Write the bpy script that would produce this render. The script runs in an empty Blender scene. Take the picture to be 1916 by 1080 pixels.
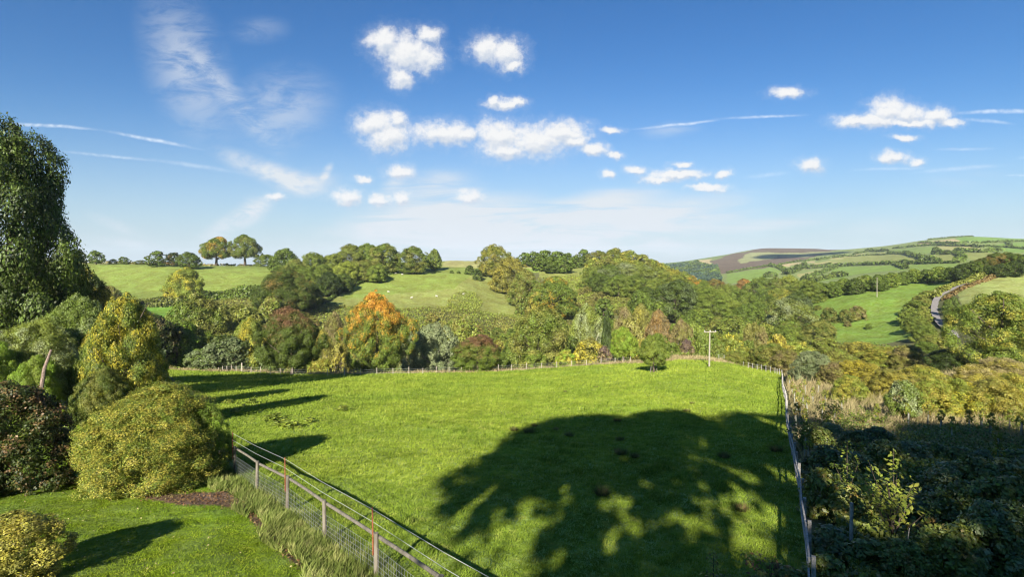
import bpy, math, random
import numpy as np
from mathutils import Vector

# ------------------------------------------------------------------ camera, light, exposure
SC = bpy.context.scene
COL = SC.collection
HORIZON, CX, F = 500.0, 958.0, 1000.0          # photo pixels (1916 x 1080)
cam_d = bpy.data.cameras.new('camera')
cam_d.sensor_width = 36.0
cam_d.lens = 36.0 * F / 1916.0
cam_d.shift_y = -40.0 / 1916.0
cam_d.clip_start = 0.1
cam_d.clip_end = 20000.0
cam = bpy.data.objects.new('camera', cam_d)
COL.objects.link(cam)
cam.location = (0, 0, 0)
cam.rotation_euler = (math.radians(90), 0, 0)
SC.camera = cam

SUN_AZ, SUN_EL = 13.6, 27.0                     # direction the light travels towards, elevation
SUN_STRENGTH, SKY_STRENGTH, EXPOSURE = 5.0, 0.055, 1.42
sd = bpy.data.lights.new('sun', 'SUN')
sd.energy = SUN_STRENGTH
sd.angle = math.radians(0.55)
sd.color = (1.0, 0.93, 0.82)
sun = bpy.data.objects.new('sun', sd)
COL.objects.link(sun)
_a, _e = math.radians(SUN_AZ), math.radians(SUN_EL)
SDIR = Vector((math.sin(_a) * math.cos(_e), math.cos(_a) * math.cos(_e), -math.sin(_e)))
sun.rotation_euler = SDIR.to_track_quat('-Z', 'Y').to_euler()
sun.location = (-20, -60, 60)

SC.view_settings.view_transform = 'Standard'
SC.view_settings.look = 'None'
SC.view_settings.exposure = EXPOSURE
SC.view_settings.gamma = 1
SC.cycles.max_bounces = 6
SC.cycles.diffuse_bounces = 3
SC.cycles.transmission_bounces = 3
SC.cycles.volume_bounces = 0
SC.cycles.filter_width = 1.2
SC.cycles.use_denoising = True
SC.cycles.denoiser = 'OPENIMAGEDENOISE'
SC.cycles.denoising_prefilter = 'ACCURATE'


class NT:
    """tiny helper to write node trees"""
    def __init__(s, tree):
        s.t = tree

    def n(s, kind, **kw):
        nd = s.t.nodes.new(kind)
        for k, v in kw.items():
            setattr(nd, k, v)
        return nd

    def link(s, a, b):
        s.t.links.new(a, b)

    def put(s, sock, v):
        if isinstance(v, bpy.types.NodeSocket):
            s.t.links.new(v, sock)
        elif v is not None:
            sock.default_value = v

    def math(s, op, a, b=None, c=None, clamp=False):
        nd = s.n('ShaderNodeMath', operation=op, use_clamp=clamp)
        s.put(nd.inputs[0], a); s.put(nd.inputs[1], b); s.put(nd.inputs[2], c)
        return nd.outputs[0]

    def vmath(s, op, a, b=None, c=None):
        nd = s.n('ShaderNodeVectorMath', operation=op)
        s.put(nd.inputs[0], a); s.put(nd.inputs[1], b)
        if c is not None:
            s.put(nd.inputs[2], c)
        return nd.outputs['Value'] if op in ('LENGTH', 'DOT_PRODUCT', 'DISTANCE') else nd.outputs[0]

    def mix(s, f, a, b, blend='MIX'):
        nd = s.n('ShaderNodeMix', data_type='RGBA', blend_type=blend)
        s.put(nd.inputs[0], f); s.put(nd.inputs[6], a); s.put(nd.inputs[7], b)
        return nd.outputs[2]

    def noise(s, vec, scale, detail=3, rough=0.5, dist=0.0):
        nd = s.n('ShaderNodeTexNoise')
        s.put(nd.inputs['Vector'], vec)
        nd.inputs['Scale'].default_value = scale
        nd.inputs['Detail'].default_value = detail
        nd.inputs['Roughness'].default_value = rough
        nd.inputs['Distortion'].default_value = dist
        return nd.outputs['Fac']

    def smooth(s, v, lo, hi, a=0.0, b=1.0):
        nd = s.n('ShaderNodeMapRange', interpolation_type='SMOOTHSTEP')
        s.put(nd.inputs[0], v)
        for i, q in enumerate((lo, hi, a, b)):
            nd.inputs[i + 1].default_value = q
        return nd.outputs[0]


# ------------------------------------------------------------------ sky
def build_world():
    w = bpy.data.worlds.new('World')
    SC.world = w
    w.use_nodes = True
    w.node_tree.nodes.clear()
    N = NT(w.node_tree)
    sky = N.n('ShaderNodeTexSky', sky_type='NISHITA')
    sky.sun_disc = False
    sky.sun_elevation = math.radians(SUN_EL)
    sky.sun_rotation = math.radians(180 + SUN_AZ)
    sky.air_density = 1.0
    sky.dust_density = 0.6
    sky.ozone_density = 2.0
    tc = N.n('ShaderNodeTexCoord')
    sep = N.n('ShaderNodeSeparateXYZ'); N.link(tc.outputs['Generated'], sep.inputs[0])
    yy = N.math('MAXIMUM', sep.outputs[1], 0.05)
    u = N.math('DIVIDE', sep.outputs[0], yy)
    v = N.math('DIVIDE', sep.outputs[2], yy)
    cmb = N.n('ShaderNodeCombineXYZ'); N.link(u, cmb.inputs[0]); N.link(v, cmb.inputs[1])
    p = cmb.outputs[0]
    front = N.smooth(sep.outputs[1], 0.08, 0.3)
    # ---- cumulus: union of soft ellipses in direction space, broken up by noise
    blobs = [(722,78,34,26),(762,98,46,36),(802,62,22,14),(795,108,30,28),(752,145,22,20),
             (912,92,32,24),(948,100,32,26),(962,122,17,12),
             (945,194,32,11),(925,186,12,10),(968,192,12,10),
             (702,232,36,24),(728,256,42,26),(742,226,18,16),(830,249,58,20),(868,250,26,14),
             (935,255,44,30),(945,282,42,18),(1005,264,56,28),(1052,247,48,20),(1075,262,26,14),
             (1142,243,18,7),(1112,280,24,12),(1150,291,14,7),(1190,320,17,8),(1138,325,11,8),
             (1268,327,50,10),(1235,336,32,7),(1325,351,34,7),(1355,328,14,8),(1278,308,18,5),
             (1517,309,22,12),(1473,172,30,9),
             (1664,205,34,22),(1700,214,42,16),(1640,226,46,14),(1602,227,40,11),(1752,219,28,15),(1780,228,22,8),(1700,230,66,8),
             (1692,257,20,6),(1672,294,27,11),(1717,304,15,8),
             (710,374,20,12),(650,368,26,16),(880,368,25,11),(515,369,15,8),(680,334,14,7),(752,372,18,12),(748,322,24,12)]
    wn = N.n('ShaderNodeTexNoise'); N.link(p, wn.inputs['Vector']); wn.inputs['Scale'].default_value = 34; wn.inputs['Detail'].default_value = 5; wn.inputs['Roughness'].default_value = .6
    pw = N.vmath('ADD', p, N.vmath('MULTIPLY', N.vmath('SUBTRACT', wn.outputs['Color'], (.5, .5, .5)), (.034, .026, 0)))
    n1 = N.noise(p, 48.0, 7, 0.68)

    def field(pp):
        D = None
        for (bx, by, rx, ry) in blobs:
            sx, sy = F / rx, F / ry
            cx, cy = (bx - CX) / F, (HORIZON - by) / F
            L = N.vmath('LENGTH', N.vmath('MULTIPLY_ADD', pp, (sx, sy, 0), (-cx * sx, -cy * sy, 0)))
            D = L if D is None else N.math('SMOOTH_MIN', D, L, 0.3)
        return D
    D = field(pw)
    D2 = field(N.vmath('ADD', pw, (-0.003, 0.009, 0)))
    Dn = N.math('ADD', D, N.math('MULTIPLY', N.math('SUBTRACT', n1, 0.5), 1.9))
    dens = N.smooth(Dn, 1.55, 0.40)
    dens = N.math('MAXIMUM', dens, N.smooth(Dn, 2.0, 1.0, 0, .14))
    n1b = N.noise(N.vmath('ADD', p, (-0.003, 0.006, 0)), 48.0, 4, 0.6)
    relief = N.math('MULTIPLY', N.math('SUBTRACT', n1b, n1), 1.1)
    lit = N.smooth(N.math('SUBTRACT', D2, D), -0.45, 0.3, 0.30, 1.05)
    shade = N.math('ADD', relief, lit, clamp=True)
    ccol = N.mix(shade, (3.5, 4.1, 5.0, 1), (6.3, 6.3, 6.3, 1))
    # ---- cirrus veils and contrails
    def streak(x0, y0, x1, y1, wid, amt):
        mx, my = ((x0 + x1) / 2 - CX) / F, (HORIZON - (y0 + y1) / 2) / F
        ang = math.atan2(-(y1 - y0), x1 - x0)
        ln = math.hypot(x1 - x0, y1 - y0) / 2 / F
        mp = N.n('ShaderNodeMapping', vector_type='TEXTURE')
        N.link(p2, mp.inputs[0])
        mp.inputs[1].default_value = (mx, my, 0)
        mp.inputs[2].default_value = (0, 0, ang)
        mp.inputs[3].default_value = (ln, wid / F, 1)
        L = N.vmath('LENGTH', mp.outputs[0])
        return N.math('MULTIPLY', N.smooth(L, 1.0, 0.0), amt)
    wob = N.noise(p, 14.0, 4, 0.6)
    off = N.n('ShaderNodeCombineXYZ')
    N.link(N.math('MULTIPLY', N.math('SUBTRACT', wob, 0.5), 0.008), off.inputs[1])
    p2 = N.vmath('ADD', p, off.outputs[0])
    crisp = None
    for s in [(-30,227,210,243,5,.55),(170,238,400,284,5,.55),(80,280,330,304,4,.35),(260,294,480,328,6,.25),
              (1165,244,1380,221,4,.55),(1320,223,1530,214,4,.5),(1765,211,1990,206,6,.6),(1790,221,1910,232,5,.4),
              (1570,319,1760,314,4,.3),(1680,326,1910,306,6,.3),(1380,333,1490,320,6,.25),(1870,328,1960,329,3,.4),
              (1730,280,1880,278,4,.25),(1890,296,1990,288,5,.3)]:
        q = streak(*s)
        crisp = q if crisp is None else N.math('ADD', crisp, q)
    fine = N.noise(p, 60.0, 3, 0.6)
    crisp = N.math('MULTIPLY', crisp, N.smooth(fine, 0.25, 0.7, 0.35, 1.25))
    veil = None
    for s in [(280,-60,420,310,100,.40),(400,230,660,170,100,.34),(330,60,560,330,30,.3),(370,270,640,375,30,.85),(350,465,530,365,28,.8),(430,420,520,360,34,.5),
              (480,350,660,335,34,.6),(598,345,624,300,12,1.0),(140,390,300,455,16,.32),(150,440,330,470,14,.3),(410,60,560,50,35,.16),
              (690,372,920,330,44,.75),(790,395,930,340,16,.6),(700,380,780,300,24,.6),(560,440,1000,380,55,.9),(860,455,1330,325,42,.8),(900,470,1500,360,52,.8),(450,470,1600,430,85,1.0),
              (700,420,1100,400,70,.8),(1250,450,1680,385,20,.35),(1180,250,1330,235,20,.25),(1500,440,1800,410,30,.2),(1700,340,1916,330,26,.15)]:
        q = streak(*s)
        veil = q if veil is None else N.math('ADD', veil, q)
    mp = N.n('ShaderNodeMapping'); N.link(p, mp.inputs[0])
    mp.inputs[2].default_value = (0, 0, math.radians(-17))
    mp.inputs[3].default_value = (3.2, 26, 1)
    fib = N.noise(mp.outputs[0], 1.0, 5, 0.62, 0.9)
    mp2 = N.n('ShaderNodeMapping'); N.link(p, mp2.inputs[0])
    mp2.inputs[2].default_value = (0, 0, math.radians(35))
    mp2.inputs[3].default_value = (6, 16, 1)
    fib2 = N.noise(mp2.outputs[0], 1.9, 6, 0.66, 0.5)
    left = N.smooth(u, -0.42, -0.2)
    fibm = N.math('ADD', N.math('MULTIPLY', fib, left), N.math('MULTIPLY', fib2, N.math('SUBTRACT', 1.0, left)))
    veil = N.math('MULTIPLY', veil, N.smooth(fibm, 0.31, 0.64, 0.12, 1.45))
    # ---- assemble
    horizon = N.smooth(v, 0.42, -0.02)
    hs = N.n('ShaderNodeHueSaturation'); N.link(sky.outputs[0], hs.inputs['Color'])
    hs.inputs['Saturation'].default_value = 1.2
    tint = N.mix(N.smooth(v, 0.05, 0.52), (0.62, 0.77, 0.90, 1), (0.27, 0.60, 0.86, 1))
    base = N.mix(1.0, hs.outputs[0], tint, 'MULTIPLY')
    base = N.mix(N.math('MULTIPLY', N.math('MULTIPLY', horizon, horizon), 0.75), base, (3.3, 4.0, 4.6, 1))
    c = N.mix(N.math('MULTIPLY', veil, front, clamp=True), base, (5.1, 5.45, 5.8, 1))
    c = N.mix(N.math('MULTIPLY', crisp, front, clamp=True), c, (6.5, 7.0, 7.6, 1))
    c = N.mix(N.math('MULTIPLY', dens, front, clamp=True), c, ccol)
    bg = N.n('ShaderNodeBackground'); N.link(c, bg.inputs[0]); bg.inputs[1].default_value = SKY_STRENGTH
    out = N.n('ShaderNodeOutputWorld'); N.link(bg.outputs[0], out.inputs[0])
    w.cycles.sampling_method = 'MANUAL'
    w.cycles.sample_map_resolution = 256


build_world()

# ------------------------------------------------------------------ terrain height
def pchip(x, y, xi):
    x = np.asarray(x, float); y = np.asarray(y, float)
    h = np.diff(x); d = np.diff(y, axis=0) / (h if y.ndim == 1 else h[:, None])
    m = np.zeros_like(y)
    if y.ndim == 1:
        hh = h
    else:
        hh = h[:, None]
    w1 = 2 * hh[1:] + hh[:-1]; w2 = hh[1:] + 2 * hh[:-1]
    ok = (d[:-1] * d[1:]) > 0
    with np.errstate(divide='ignore', invalid='ignore'):
        mm = (w1 + w2) / (w1 / d[:-1] + w2 / d[1:])
    m[1:-1] = np.where(ok, mm, 0)
    m[0] = d[0]; m[-1] = d[-1]
    k = np.clip(np.searchsorted(x, xi) - 1, 0, len(x) - 2)
    t = (xi - x[k]) / h[k]
    t = np.clip(t, 0, 1)
    hk = h[k]
    if y.ndim > 1:
        t = t[:, None]; hk = hk[:, None]
    return ((1 + 2 * t) * (1 - t) ** 2 * y[k] + t * (1 - t) ** 2 * hk * m[k]
            + t * t * (3 - 2 * t) * y[k + 1] + t * t * (t - 1) * hk * m[k + 1])


def PL(d):
    return (d, 644 + 6120.0 / d)


FAR = [(6000, 506), (16000, 503)]
COLS = {
    -500: [(12,1154),(30,815),(45,720),(60,670),(100,625),(150,600),(220,575),(300,540),(420,493),(500,488),(700,520),(3000,515)],
    0:   [(12,1154),(20,950),(30,830),(45,735),(60,680),(100,632),(150,605),(220,578),(300,545),(420,493),(500,487),(700,520),(3000,515)],
    200: [(12,1154),(20,950),(30,840),(45,758),(60,715),(100,668),(150,632),(200,604),(260,580),(300,556),(330,545),(420,495),(480,492),(620,520),(3000,515)],
    330: [(12,1154),(20,950),(30,848),(45,780),(60,746),(80,718),(110,696),(122,693),(140,702),(160,692),(200,640),(240,600),(270,582),(300,560),(420,497),(470,497),(600,520),(3000,515)],
    500: [(12,1154),(20,950),(30,848),(45,780),(60,746),(80,721),(100,707),(120,698),(145,722),(180,690),(230,620),(300,556),(420,501),(470,498),(600,520),(3000,515)],
    600: [(12,1154),(20,950),(30,848),(45,780),(60,746),(80,721),(100,708),(120,701),(145,725),(180,692),(240,622),(270,582),(350,538),(400,514),(470,496),(600,520),(3000,515)],
    700: [(12,1154),(20,950),(30,848),(45,780),(60,746),(80,721),(100,708),(120,700),(145,725),(180,694),(240,620),(275,580),(330,545),(380,516),(430,498),(480,491),(640,520),(3000,515)],
    850: [(12,1154),(20,950),(30,848),(45,780),(60,746),(80,721),(100,707),(120,698),(145,725),(180,700),(240,630),(280,590),(330,550),(390,513),(430,502),(520,489),(560,488),(800,520),(3000,515)],
    950: [(12,1154),(20,950),(30,848),(45,780),(60,746),(80,721),(100,705),(120,695),(150,724),(180,700),(240,640),(300,590),(350,555),(400,522),(450,502),(520,489),(700,510),(3000,515)],
    1050:[(12,1154),(20,950),(30,848),(45,780),(60,746),(80,718),(100,699),(118,688),(150,720),(180,700),(250,630),(300,590),(360,540),(400,516),(450,503),(520,490),(700,510),(3000,515)],
    1150:[(12,1154),(20,950),(30,848),(45,780),(60,745),(80,714),(100,694),(118,682),(130,681),(160,715),(200,690),(260,620),(300,582),(350,545),(400,520),(450,500),(520,492),(700,520),(3000,515)],
    1210:[(12,1154),(20,950),(30,848),(45,780),(60,744),(80,711),(100,691),(118,679),(130,675),(160,712),(200,692),(260,622),(300,584),(350,550),(400,530),(450,514),(500,506),(700,540),(1000,545),(1800,500),(2400,497),(3200,502)] + FAR,
    1280:[(12,1154),(20,950),(30,848),(45,780),(60,743),(80,709),(100,687),(118,673),(130,668),(150,678),(170,708),(220,682),(300,604),(360,565),(420,540),(500,528),(700,560),(1000,552),(1400,515),(1800,498),(2400,489),(3200,500)] + FAR,
    1350:[(12,1154),(20,950),(30,848),(45,780),(60,743),(80,711),(100,690),(120,677),(130,674),(160,712),(220,682),(300,612),(400,568),(500,552),(700,552),(1000,528),(1500,502),(2200,480),(2500,478),(3200,495)] + FAR,
    1440:[(12,1154),(20,950),(30,848),(45,780),(60,746),(80,720),(100,702),(112,697),(150,713),(220,672),(300,614),(400,575),(600,546),(800,526),(1000,508),(1250,502),(1800,484),(2300,467),(2600,464.5),(3400,485)] + FAR,
    1520:[(12,1154),(20,950),(30,848),(45,780),(60,746),(90,712),(120,700),(150,684),(200,645),(240,606),(300,563),(345,552),(420,553),(600,535),(800,521),(1200,500),(1800,478),(2400,466.5),(2700,465.5),(3400,485)] + FAR,
    1640:[(12,1154),(20,950),(30,848),(45,780),(60,746),(90,712),(130,680),(160,658),(190,638),(230,590),(257,556),(330,528),(345,527),(450,531),(600,517),(900,497),(1300,481),(1700,467),(2000,462),(2800,480)] + FAR,
    1740:[(12,1154),(20,950),(30,848),(45,780),(60,744),(90,706),(120,686),(150,656),(180,619),(200,596),(240,556),(300,526),(350,516),(450,514),(600,501),(900,481),(1300,460),(1800,448.5),(2500,470)] + FAR,
    1820:[(12,1154),(20,950),(30,848),(45,778),(60,738),(90,698),(120,664),(150,634),(165,620),(190,580),(220,545),(260,519),(300,508),(350,507),(450,507),(600,493),(900,471),(1300,452),(1750,443),(2400,465)] + FAR,
    1916:[(12,1154),(20,950),(30,848),(45,776),(60,734),(90,690),(120,655),(150,620),(180,585),(210,550),(250,514),(270,505),(320,503),(450,503),(600,489),(900,469),(1300,454),(1800,447),(2500,468)] + FAR,
    2500:[(12,1154),(20,950),(30,848),(45,776),(60,730),(90,684),(120,648),(150,610),(180,575),(210,540),(250,510),(270,503),(320,500),(450,498),(600,485),(900,466),(1300,455),(1800,452),(2500,470)] + FAR,
}
LG = np.linspace(math.log(12), math.log(16000), 520)
PXG = np.arange(-500, 2501, 8.0)
_cx = sorted(COLS)
_tab = []
for k in _cx:
    c = COLS[k]
    dd = np.array([q[0] for q in c], float); pp = np.array([q[1] for q in c], float)
    if dd[-1] < 16000:
        dd = np.append(dd, 16000.0); pp = np.append(pp, 506.0)
    # interpolate height-like quantity (py-500)*d for near smoothness
    _tab.append(pchip(np.log(dd), pp, LG))
TAB = pchip(np.array(_cx, float), np.array(_tab), PXG)      # [px, logd] -> py


def hills(x, y):
    """ground height at world x, y (arrays)"""
    x = np.asarray(x, float); y = np.asarray(y, float)
    zn = -(6.12 + 0.144 * np.clip(y, 0, 60))
    yy = np.maximum(y, 12.5)
    px = np.clip(CX + F * x / yy, PXG[0], PXG[-1] - 1e-3)
    fi = (px - PXG[0]) / 8.0
    fj = (np.log(yy) - LG[0]) / (LG[1] - LG[0])
    i = np.clip(fi.astype(int), 0, len(PXG) - 2); j = np.clip(fj.astype(int), 0, len(LG) - 2)
    a = fi - i; b = np.clip(fj - j, 0, 1)
    py = (TAB[i, j] * (1 - a) * (1 - b) + TAB[i + 1, j] * a * (1 - b) + TAB[i, j + 1] * (1 - a) * b + TAB[i + 1, j + 1] * a * b)
    zp = -(py - HORIZON) / F * yy
    t = np.clip((y - 22) / 18.0, 0, 1); t = t * t * (3 - 2 * t)
    z = zn * (1 - t) + zp * t
    # gentle unevenness of the pasture
    am = np.clip(y / 40.0, 0.4, 3.0) * 0.05
    z = z + am * (np.sin(x * 0.31 + 1.3 * np.sin(y * 0.17)) * np.sin(y * 0.27 + 0.8) + 0.6 * np.sin(x * 0.83 + y * 0.61) * np.sin(y * 0.5 - x * 0.23))
    return z


def gz(x, y):
    return float(hills(np.array([x]), np.array([y]))[0])


def at(px, d):
    """point on the ground seen at photo column px, at distance d"""
    x = (px - CX) / F * d
    return Vector((x, d, gz(x, d)))


def hit(px, py, dmin=12.0, dmax=4000.0):
    """ground point seen at photo pixel px, py beyond dmin"""
    d = np.exp(np.linspace(math.log(dmin), math.log(dmax), 1500))
    x = (px - CX) / F * d
    z = hills(x, d)
    pp = HORIZON - z / d * F
    k = np.argmax(pp <= py)
    if pp[k] > py:
        k = int(np.argmin(pp))
    return Vector((x[k], d[k], z[k]))


def inpoly(px, py, poly):
    px = np.asarray(px); py = np.asarray(py)
    r = np.zeros(px.shape, bool)
    n = len(poly)
    for i in range(n):
        x0, y0 = poly[i]; x1, y1 = poly[(i + 1) % n]
        c = ((y0 > py) != (y1 > py)) & (px < (x1 - x0) * (py - y0) / ((y1 - y0) or 1e-9) + x0)
        r ^= c
    return r


# right fence line in world space, used for region tests too
RF0, RF1 = (7.0, 12.4), (46.2, 91.5)


def right_of_fence(x, y):
    return x > RF0[0] + (y - RF0[1]) * (RF1[0] - RF0[0]) / (RF1[1] - RF0[1])


# ------------------------------------------------------------------ materials
MATS = {}


def new_mat(name):
    m = bpy.data.materials.new(name)
    m.use_nodes = True
    m.node_tree.nodes.clear()
    N = NT(m.node_tree)
    out = N.n('ShaderNodeOutputMaterial')
    return m, N, out


def simple_mat(name, col, rough=0.8, var=0.25, scale=8.0, col2=None, metal=0.0, bump=0.0, stretch=None):
    if name in MATS:
        return MATS[name]
    m, N, out = new_mat(name)
    tc = N.n('ShaderNodeTexCoord')
    vec = tc.outputs['Object']
    if stretch:
        mp = N.n('ShaderNodeMapping'); N.link(vec, mp.inputs[0]); mp.inputs[3].default_value = stretch
        vec = mp.outputs[0]
    nz = N.noise(vec, scale, 5, 0.6)
    c2 = col2 or tuple(c * (1 - var) for c in col)
    c = N.mix(N.smooth(nz, 0.35, 0.65), (*col, 1), (*c2, 1))
    b = N.n('ShaderNodeBsdfPrincipled')
    N.link(c, b.inputs['Base Color'])
    b.inputs['Roughness'].default_value = rough
    b.inputs['Metallic'].default_value = metal
    b.inputs['Specular IOR Level'].default_value = 0.3
    if bump:
        bp = N.n('ShaderNodeBump'); bp.inputs['Strength'].default_value = bump
        bp.inputs['Distance'].default_value = 0.02
        N.link(nz, bp.inputs['Height']); N.link(bp.outputs[0], b.inputs['Normal'])
    N.link(b.outputs[0], out.inputs[0])
    MATS[name] = m
    return m


PAL = {
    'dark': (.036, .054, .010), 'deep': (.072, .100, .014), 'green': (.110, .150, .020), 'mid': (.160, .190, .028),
    'bright': (.165, .245, .022), 'lime': (.240, .265, .035), 'olive': (.170, .165, .034), 'golden': (.260, .225, .036),
    'yellow': (.350, .285, .030), 'orange': (.420, .205, .026), 'rust': (.210, .125, .035), 'redbrown': (.150, .082, .038),
    'silver': (.215, .240, .115), 'grey': (.130, .160, .065), 'brown': (.180, .140, .058), 'purple': (.100, .066, .052),
    'tan': (.320, .265, .115), 'straw': (.420, .330, .170), 'blue': (.045, .075, .050), 'pink': (.300, .190, .150),
}


def leaf_mat(c1, c2=None, amt=0.4, scale=3.0, top=0.0, gloss=0.25, trans=0.22):
    """leaf material: two leaf colours mixed in patches, every leaf a little different; top = how much the second colour gathers in the crown's top"""
    c2 = c2 or c1
    key = ('leaf', c1, c2, amt, scale, top, gloss)
    if key in MATS:
        return MATS[key]
    m, N, out = new_mat('leaves_%s_%s' % (c1, c2))
    tc = N.n('ShaderNodeTexCoord')
    oi = N.n('ShaderNodeObjectInfo')
    geo = N.n('ShaderNodeNewGeometry')
    rnd = geo.outputs['Random Per Island']
    cmb = N.n('ShaderNodeCombineXYZ')
    for i in range(3):
        N.link(N.math('MULTIPLY', oi.outputs['Random'], 37.0), cmb.inputs[i])
    vec = N.vmath('ADD', tc.outputs['Object'], cmb.outputs[0])
    nz = N.noise(vec, scale, 3, 0.55)
    sepz = N.n('ShaderNodeSeparateXYZ'); N.link(tc.outputs['Object'], sepz.inputs[0])
    f = N.math('ADD', nz, N.math('MULTIPLY', N.math('SUBTRACT', rnd, 0.5), 0.22))
    if top:
        f = N.math('ADD', f, N.math('MULTIPLY', N.math('SUBTRACT', sepz.outputs[2], 0.62), top))
    lo = 0.5 + (0.5 - amt) * 0.5
    fac = N.smooth(f, lo - 0.11, lo + 0.11)
    col = N.mix(fac, (*PAL[c1], 1), (*PAL[c2], 1))
    val = N.math('MULTIPLY', N.math('ADD', 0.62, N.math('MULTIPLY', rnd, 0.8)), N.math('ADD', 0.86, N.math('MULTIPLY', oi.outputs['Random'], 0.28)))
    nb = N.noise(vec, scale * 2.3, 2, 0.5)
    val = N.math('MULTIPLY', val, N.smooth(nb, 0.3, 0.7, 0.80, 1.2))
    hs = N.n('ShaderNodeHueSaturation')
    N.link(col, hs.inputs['Color']); N.link(val, hs.inputs['Value'])
    N.link(N.math('ADD', 0.485, N.math('MULTIPLY', rnd, 0.03)), hs.inputs['Hue'])
    b = N.n('ShaderNodeBsdfPrincipled')
    N.link(hs.outputs[0], b.inputs['Base Color'])
    b.inputs['Roughness'].default_value = 0.5
    b.inputs['Specular IOR Level'].default_value = gloss
    tr = N.n('ShaderNodeBsdfTranslucent')
    N.link(N.mix(1.0, hs.outputs[0], (1.25, 1.35, 0.6, 1), 'MULTIPLY'), tr.inputs[0])
    ms = N.n('ShaderNodeMixShader'); ms.inputs[0].default_value = trans
    N.link(b.outputs[0], ms.inputs[1]); N.link(tr.outputs[0], ms.inputs[2])
    N.link(ms.outputs[0], out.inputs[0])
    MATS[key] = m
    return m


bark = simple_mat('bark', (.11, .085, .06), 0.9, 0.45, 14, bump=0.4, stretch=(1, 1, .25))
pale_bark = simple_mat('pale_bark', (.42, .38, .31), 0.85, 0.5, 20, bump=0.3)
weathered = simple_mat('weathered_timber', (.175, .155, .118), 0.85, 0.45, 9, bump=0.5, stretch=(1, 1, .2))
grey_timber = simple_mat('grey_timber', (.36, .34, .31), 0.85, 0.45, 9, bump=0.5)
rust = simple_mat('rusty_iron', (.26, .085, .04), 0.8, 0.5, 30)
galv = simple_mat('galvanised_wire', (.34, .35, .33), 0.5, 0.15, 5, metal=0.2)
pole_wood = simple_mat('pole_timber', (.30, .27, .21), 0.85, 0.25, 5)
porcelain = simple_mat('insulator_glaze', (.5, .48, .45), 0.3, 0.2, 5)
tube_mat = simple_mat('tree_tube_plastic', (.34, .34, .26), 0.6, 0.4, 3)

# ------------------------------------------------------------------ object helpers
def np_mesh(name, V, Fc, mat, smooth=False):
    V = np.ascontiguousarray(V, np.float32); Fc = np.ascontiguousarray(Fc, np.int32)
    k = Fc.shape[1]; n = len(Fc)
    me = bpy.data.meshes.new(name)
    me.vertices.add(len(V)); me.vertices.foreach_set('co', V.ravel())
    me.loops.add(n * k); me.loops.foreach_set('vertex_index', Fc.ravel())
    me.polygons.add(n)
    me.polygons.foreach_set('loop_start', np.arange(0, n * k, k, dtype=np.int32))
    me.polygons.foreach_set('loop_total', np.full(n, k, np.int32))
    if smooth:
        me.polygons.foreach_set('use_smooth', np.ones(n, bool))
    me.update(calc_edges=True)
    if mat:
        me.materials.append(mat)
    return me


def link(name, data, parent=None, loc=None, mat=None):
    o = bpy.data.objects.new(name, data)
    COL.objects.link(o)
    if parent:
        o.parent = parent
    if loc is not None:
        o.location = loc
    if mat is not None:
        o.material_slots[0].link = 'OBJECT'
        o.material_slots[0].material = mat
    return o


def tag(o, label=None, cat=None, group=None, kind=None):
    if label: o['label'] = label
    if cat: o['category'] = cat
    if group: o['group'] = group
    if kind: o['kind'] = kind
    return o


class Shape:
    """collects tubes and boxes into one mesh"""
    def __init__(s):
        s.v, s.f, s.n = [], [], 0

    def add(s, V, Q):
        s.v.append(np.asarray(V, float)); s.f.append(np.asarray(Q, int) + s.n); s.n += len(V)

    def tube(s, pts, rads, sides=7, cap=True):
        pts = [np.asarray(p, float) for p in pts]
        if not hasattr(rads, '__len__'):
            rads = [rads] * len(pts)
        V = []
        for i, p in enumerate(pts):
            t = pts[min(i + 1, len(pts) - 1)] - pts[max(i - 1, 0)]
            t = t / (np.linalg.norm(t) + 1e-9)
            a = np.cross(t, (0.31, 0.95, 0.02)) if abs(t[1]) < 0.9 else np.cross(t, (1, 0, 0.1))
            a = a / (np.linalg.norm(a) + 1e-9); b = np.cross(t, a)
            for k in range(sides):
                w = 2 * math.pi * k / sides
                V.append(p + rads[i] * (math.cos(w) * a + math.sin(w) * b))
        Q = []
        for i in range(len(pts) - 1):
            for k in range(sides):
                k2 = (k + 1) % sides
                Q.append((i * sides + k, i * sides + k2, (i + 1) * sides + k2, (i + 1) * sides + k))
        if cap:
            V.append(pts[0]); V.append(pts[-1]); c0, c1 = len(V) - 2, len(V) - 1
            o = (len(pts) - 1) * sides
            for k in range(sides):
                k2 = (k + 1) % sides
                Q.append((k2, k, c0, c0)); Q.append((o + k, o + k2, c1, c1))
        s.add(V, Q)

    def box(s, c, ax, ay, az):
        """box with centre c and half-axes vectors"""
        c, ax, ay, az = map(lambda q: np.asarray(q, float), (c, ax, ay, az))
        V = [c + i * ax + j * ay + k * az for k in (-1, 1) for j in (-1, 1) for i in (-1, 1)]
        s.add(V, [(0, 2, 3, 1), (4, 5, 7, 6), (0, 1, 5, 4), (2, 6, 7, 3), (0, 4, 6, 2), (1, 3, 7, 5)])

    def mesh(s, name, mat, smooth=False):
        V = np.concatenate(s.v); Q = np.concatenate(s.f)
        me = bpy.data.meshes.new(name)
        faces = [tuple(q[:3]) if q[2] == q[3] else tuple(q) for q in Q.tolist()]
        me.from_pydata(V.tolist(), [], faces)
        if smooth:
            for p_ in me.polygons:
                p_.use_smooth = True
        me.update()
        if mat:
            me.materials.append(mat)
        return me


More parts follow.
